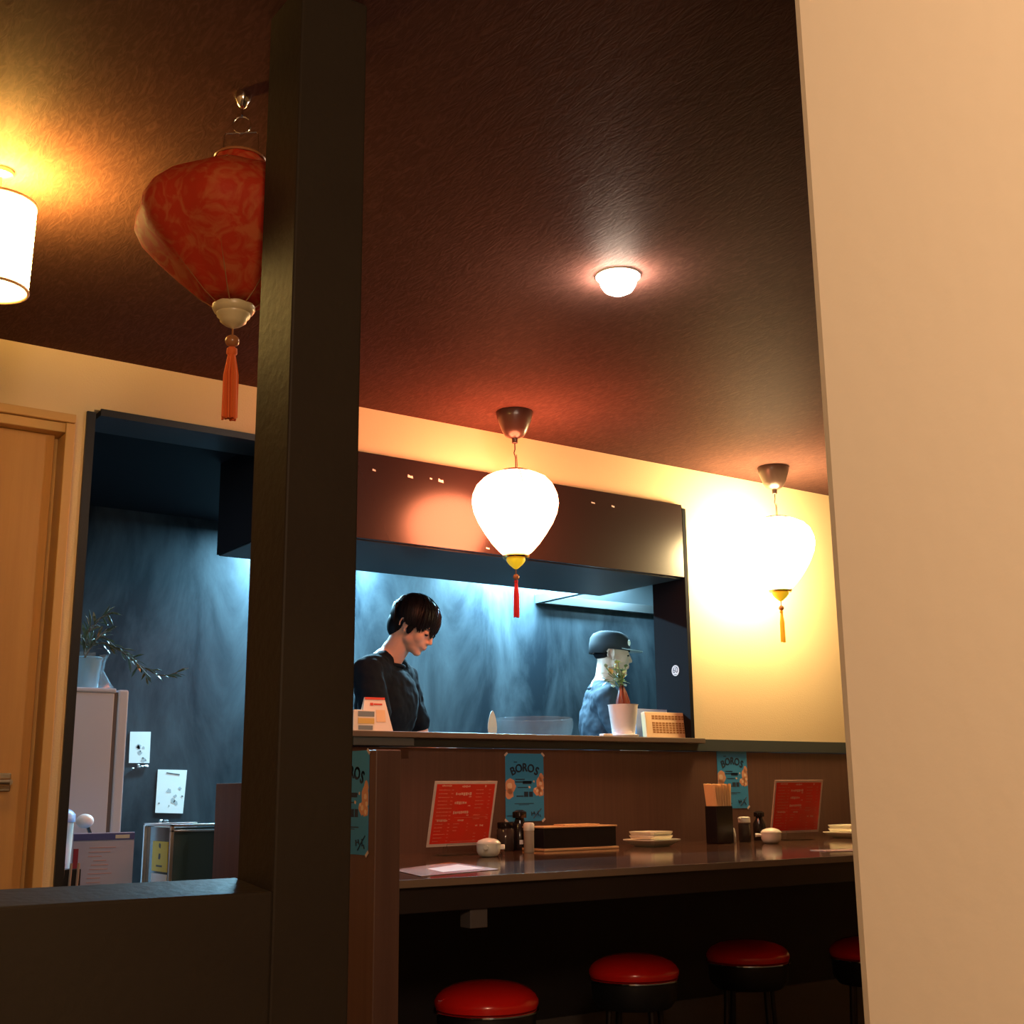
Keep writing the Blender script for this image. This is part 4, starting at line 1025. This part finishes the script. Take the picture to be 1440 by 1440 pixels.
# ================================================================== PEOPLE
def remesh(o, vox, smooth_it=4):
    r = o.modifiers.new('remesh', 'REMESH'); r.mode = 'VOXEL'; r.voxel_size = vox; r.use_smooth_shade = True
    s = o.modifiers.new('smooth', 'SMOOTH'); s.factor = 0.5; s.iterations = smooth_it
def head_matrix(neck, pitch, yaw=0.0, s=1.0):
    return Matrix.Translation(neck) @ Matrix.Rotation(yaw, 4, 'Z') @ Matrix.Rotation(pitch, 4, 'Y') @ Matrix.Translation((0.022, 0, 0.135)) @ Matrix.Scale(s, 4)
def fingers(bm, wrist, fwd, side, up):
    wrist = Vector(wrist); fwd = Vector(fwd).normalized(); up = Vector(up).normalized(); sd = fwd.cross(up).normalized() * side
    R = Matrix((( *fwd, 0), (*sd, 0), (*up, 0), (0, 0, 0, 1))).transposed()
    pc = wrist + fwd * 0.05
    ell(bm, pc, (0.050, 0.040, 0.016), rot=R)
    for i, (off, L) in enumerate(((0.030, 0.068), (0.010, 0.078), (-0.010, 0.072), (-0.029, 0.056))):
        b = wrist + fwd * 0.088 + sd * off
        k1 = b + fwd * L * .45 - up * 0.008; k2 = k1 + fwd * L * .28 - up * 0.018; k3 = k2 + fwd * L * .12 - up * 0.018
        limb(bm, b, 0.0095, k1, 0.0088, n=4); limb(bm, k1, 0.0088, k2, 0.0082, n=3); limb(bm, k2, 0.0082, k3, 0.0075, n=3)
    tb = wrist + fwd * 0.030 + sd * 0.034; t1 = tb + fwd * 0.032 + sd * 0.026 - up * 0.008; t2 = t1 + fwd * 0.030 + sd * 0.004 - up * 0.008
    limb(bm, tb, 0.0125, t1, 0.0105, n=4); limb(bm, t1, 0.0105, t2, 0.0090, n=3)
def face_shapes(bm, H, jaw=1.0):
    e = lambda c, r, **k: ell(bm, c, r, H, seg=24, rin=16, **k)
    e((-0.012, 0, 0.030), (0.095, 0.074, 0.082)); e((0.030, 0, 0.000), (0.060, 0.062, 0.080)); e((0.026, 0, -0.045), (0.058, 0.057 * jaw, 0.052))
    e((0.040, 0, -0.074), (0.042, 0.042 * jaw, 0.032)); e((0.066, 0, -0.092), (0.020, 0.024, 0.017)); e((0.052, 0, -0.045), (0.040, 0.046, 0.040))
    e((0.018, 0, -0.052), (0.046, 0.060 * jaw, 0.040))
    for s in (-1, 1):
        e((0.055, s * 0.034, -0.026), (0.026, 0.025, 0.032)); e((0.072, s * 0.026, 0.024), (0.014, 0.028, 0.010))
        e((0.095, s * 0.010, -0.035), (0.0075, 0.0075, 0.0065))
        for k in range(11):
            a = -2.2 + k * 0.42
            e((-0.014 + 0.019 * math.sin(a), s * (0.076 + 0.006 * math.cos(a * .5)), -0.004 + 0.028 * math.cos(a)), (0.0055, 0.0055, 0.0055))
        e((-0.008, s * 0.074, -0.006), (0.013, 0.005, 0.022)); e((0.0, s * 0.075, -0.032), (0.008, 0.005, 0.009))
        e((0.0775, s * 0.030, 0.002), (0.0120, 0.0165, 0.0095))
    for k in range(8):
        f = k / 7; e((0.084 + 0.019 * f, 0, 0.012 - 0.043 * f), (0.008 + 0.002 * f, 0.0065 + 0.004 * f, 0.009))
    e((0.1035, 0, -0.033), (0.0080, 0.009, 0.0075))
    e((0.083, 0, -0.056), (0.013, 0.026, 0.014)); e((0.0895, 0, -0.0590), (0.0065, 0.019, 0.0045)); e((0.0870, 0, -0.0690), (0.0070, 0.016, 0.0055))
def make_person(label, loc, rotz, pitch, skin, shirt, scale=1.0, lean=0.0, hat=False, headyaw=0.0):
    t = thing('person', label, 'person', loc, rotz); t.scale = (scale,) * 3
    neck = Vector((0.025 + lean, 0, 1.485)); H = head_matrix(neck, pitch, headyaw)
    def lx_(z): return lean * max(0, (z - 0.95)) / 0.53
    V = lambda x, y, z: Vector((x + lx_(z), y, z))
    bm = new()
    # trunk
    def trunk(b, g):
        ell(b, V(0, 0, .95), (.105 + g, .155 + g, .12 + g)); ell(b, V(0, 0, 1.08), (.095 + g, .135 + g, .13 + g)); ell(b, V(0.005, 0, 1.26), (.110 + g, .160 + g, .17 + g))
        limb(b, V(-0.008, -.150, 1.385), .052 + g, V(-0.008, .150, 1.385), .052 + g)
        for s in (-1, 1): limb(b, V(-0.010, s * (.03 if g == 0 else .05), 1.455 if g == 0 else 1.437), .045 + g * .5, V(-0.008, s * .15, 1.40), .045 + g, n=6)
    arms = {}
    for s in (-1, 1):
        sh = V(-0.005, s * .185, 1.375); el = V(0.09, s * .230, 1.115); wr = V(.300, s * .12, 1.050); arms[s] = (sh, el, wr)
    trunk(bm, 0)
    for s in (-1, 1):
        sh, el, wr = arms[s]
        limb(bm, sh, .052, el, .037); limb(bm, el, .038, wr, .025)
        fingers(bm, wr, Vector((1, -0.35 * s, -0.15)), s * 1, Vector((0.1, 0, 1)))
        hip = Vector((0, s * .085, .90)); kn = Vector((.02, s * .10, .50)); an = Vector((-.01, s * .105, .09))
        limb(bm, hip, .085, kn, .056); limb(bm, kn, .056, an, .038)
        ell(bm, (.055, s * .11, .04), (.12, .042, .035))
    limb(bm, V(-0.012, 0, 1.42), .058, neck + Vector((-.008, 0, 0.0)), .054, n=6)
    limb(bm, neck + Vector((-.008, 0, -.01)), .054, H @ Vector((-0.020, 0, -0.035)), .054, n=6)
    face_shapes(bm, H)
    body = obj('body', bm, skin, t); remesh(body, 0.0042, 9)
    # eyes, brows, lips
    for s in (-1, 1):
        bm = new(); ell(bm, (0.0785, s * 0.030, -0.0045), (0.010, 0.0125, 0.0068), H, seg=12, rin=8); obj('eye', bm, 'hair' if not hat else 'hair', t, smooth=True)
        bm = new(); tube(bm, [H @ Vector((0.0925 - 0.012 * f * f, s * (0.012 + 0.036 * f), 0.022 + 0.006 * f - 0.008 * f * f)) for f in (0, .35, .7, 1)], [0.003, 0.0036, 0.003, 0.0015], 6); obj('eyebrow', bm, 'hair', t, smooth=True)
    bm = new(); ell(bm, (0.0905, 0, -0.0635), (0.0045, 0.016, 0.0065), H, seg=14, rin=8); obj('lips', bm, 'lip', t, smooth=True)
    # shirt
    bm = new(); trunk(bm, 0.014)
    for s in (-1, 1):
        sh, el, wr = arms[s]; m_ = sh.lerp(el, .66)
        limb(bm, sh, .068, m_, .062, n=8)
        limb(bm, V(-0.005, s * .13, 1.34), .075, sh, .066, n=5)
    ell(bm, V(0.0, 0, .90), (.128, .172, .10)); ell(bm, V(-0.014, 0, 1.395), (.074, .12, .058))
    # keep the neck hole open: cut below the collar
    shirt_o = obj('shirt', bm, shirt, t); remesh(shirt_o, 0.0065, 6)
    tx = bpy.data.textures.get('folds') or bpy.data.textures.new('folds', 'CLOUDS'); tx.noise_scale = 0.09
    dm = shirt_o.modifiers.new('folds', 'DISPLACE'); dm.texture = tx; dm.strength = 0.028; dm.mid_level = 0.45
    bm = new(); cpts = []
    for k in range(28):
        a = 2 * PI * k / 28; cpts.append(V(-0.002 + 0.066 * math.cos(a), 0.069 * math.sin(a), 1.430 - 0.010 * math.cos(a)))
    tube(bm, cpts, 0.0085, 8, True); obj('collar', bm, shirt, t, smooth=True)
    # trousers, shoes
    bm = new(); ell(bm, (0, 0, .93), (.118, .166, .11))
    for s in (-1, 1):
        limb(bm, (0, s * .085, .90), .097, (.02, s * .10, .50), .072); limb(bm, (.02, s * .10, .50), .072, (-.01, s * .105, .08), .062)
    tr = obj('trousers', bm, 'trouser', t); remesh(tr, 0.009, 4)
    for s in (-1, 1):
        bm = new(); ell(bm, (.060, s * .112, .050), (.142, .052, .050)); box(bm, -.07, .19, s * .112 - .04, s * .112 + .04, 0.0, 0.02); obj('shoe', bm, 'shoe', t, smooth=True)
    return t, H
def make_hair(t, H, n=420, seed=3):
    rnd = random.Random(seed)
    bm = new()
    ell(bm, (-0.016, 0, 0.040), (0.102, 0.081, 0.087), H, seg=32, rin=20)
    ell(bm, (-0.060, 0, -0.012), (0.060, 0.066, 0.080), H, seg=24, rin=16)
    for s in (-1, 1): ell(bm, (0.016, s * 0.066, -0.004), (0.015, 0.010, 0.034), H, seg=16, rin=10)
    crown = Vector((-0.050, 0.010, 0.118)); c = Vector((-0.016, 0, 0.034))
    for k in range(n):
        a = 2 * PI * ((k * 0.61803) % 1.0) - PI; f = abs(a) / PI
        if f < 0.32: zl = 0.014 + 0.016 * math.sin(a * 9) + rnd.uniform(-0.012, 0.010)
        elif f < 0.50: zl = 0.004 + rnd.uniform(-0.010, 0.008)
        elif f < 0.60: zl = 0.014 + rnd.uniform(-0.004, 0.006)
        else: zl = -0.074 + rnd.uniform(-0.010, 0.008)
        rx, ry = (0.118, 0.086) if f < 0.32 else ((0.108, 0.087) if f < 0.60 else (0.100, 0.080))
        end = Vector((-0.016 + rx * math.cos(a), ry * math.sin(a), zl))
        if f > 0.60: end.x = -0.016 + rx * math.cos(a) * 0.90; end.y *= 0.88
        st = crown + Vector((rnd.uniform(-.012, .012), rnd.uniform(-.012, .012), 0))
        vol = 1.03 + 0.05 * (1 - f) + rnd.uniform(-.022, .026)
        pts = []
        for j in range(8):
            u = j / 7; p = st.lerp(end, u); d = p - c
            L = Vector((d.x / 0.103, d.y / 0.083, d.z / 0.089)).length
            sh = c + d * (vol / L)
            w_ = min(1, max(0, (u - 0.72) / 0.28)); w_ = w_ * w_ * (0.35 if f > 0.60 else 1)
            q = sh.lerp(end, w_) if (f < 0.32 or f > 0.60) else sh.lerp(end, w_ * .8)
            pts.append(H @ q)
        r0 = rnd.uniform(0.0042, 0.0062)
        tube(bm, pts, [r0 * .7, r0, r0 * 1.1, r0 * 1.15, r0 * 1.15, r0 * 1.0, r0 * .75, r0 * .25], 5)
    return obj('hair', bm, 'hair', t, smooth=True)

RD = math.atan2(-math.sin(YAW), math.cos(YAW))       # world heading of "towards the right of the picture"
# cook on the left
hp = onY(583, 880, 4.50)
rot1 = RD - math.radians(18); sc1 = 1.0
t1, H1 = make_person('young man with black hair in a dark tee, looking down behind the ledge', (0, 0, 0.15), rot1, math.radians(31), 'skin', 'shirt', sc1, lean=0.045)
hl = H1 @ Vector((0, 0, 0.0)); off = Matrix.Rotation(rot1, 4, 'Z') @ (hl * sc1)
t1.location = (hp.x - off.x, 4.50 - off.y, 0.15 + (hp.z - (0.15 + off.z)))
hp1 = t1.location.copy()
make_hair(t1, H1)
# cook on the right with a cap
hp = onY(860, 920, 5.0)
rot2 = RD + math.radians(4); sc2 = 1.0
t2, H2 = make_person('man in a black cap and navy tee, in profile at the right of the kitchen', (0, 0, 0.15), rot2, math.radians(4), 'skin2', 'shirt2', sc2, lean=0.0, hat=True)
hl = H2 @ Vector((0, 0, 0.0)); off = Matrix.Rotation(rot2, 4, 'Z') @ (hl * sc2)
t2.location = (hp.x - off.x, 5.0 - off.y, hp.z - off.z)
print('PERSON z', t1.location, t2.location)
bm = new()
n = 36
rings = []
for (zz, sx, sy) in ((0.018, 0.106, 0.083), (0.045, 0.107, 0.084), (0.078, 0.103, 0.081), (0.100, 0.088, 0.070), (0.114, 0.058, 0.048), (0.119, 0.012, 0.010)):
    rings.append([bm.verts.new(H2 @ Vector((-0.012 + sx * math.cos(2 * PI * k / n), sy * math.sin(2 * PI * k / n), zz - (0.022 if math.cos(2 * PI * k / n) < -0.2 and zz < .03 else 0)))) for k in range(n)])
for i in range(len(rings) - 1):
    for k in range(n): bm.faces.new((rings[i][k], rings[i][(k + 1) % n], rings[i + 1][(k + 1) % n], rings[i + 1][k]))
bm.faces.new(rings[-1]); 
cp = obj('cap', bm, 'capcloth', t2, smooth=True); s_ = cp.modifiers.new('s', 'SOLIDIFY'); s_.thickness = 0.003; s_.offset = 1
bm = new(); pts = []
for k in range(17):
    a = -1.15 + 2.3 * k / 16; pts.append(Vector((-0.012 + 0.106 * math.cos(a), 0.083 * math.sin(a), 0.026)))
out = []
for k in range(17):
    a = 1.15 - 2.3 * k / 16; out.append(Vector((-0.012 + 0.106 * math.cos(a) + 0.072 * math.cos(a * 1.05) ** 0.6, 0.080 * math.sin(a), 0.020)))
prism(bm, [H2 @ p for p in pts + out], (H2.to_3x3() @ Vector((0, 0, 0.004)))); obj('cap_brim', bm, 'brim', cp)
bm = new(); ell(bm, (0.080, -0.022, 0.060), (0.014, 0.030, 0.022), H2, seg=16, rin=10); obj('cap_badge', bm, 'badge', cp, smooth=True)
bm = new(); ell(bm, (-0.040, 0, 0.002), (0.058, 0.068, 0.042), H2, seg=24, rin=16)
obj('hair', bm, 'hair', t2, smooth=True)
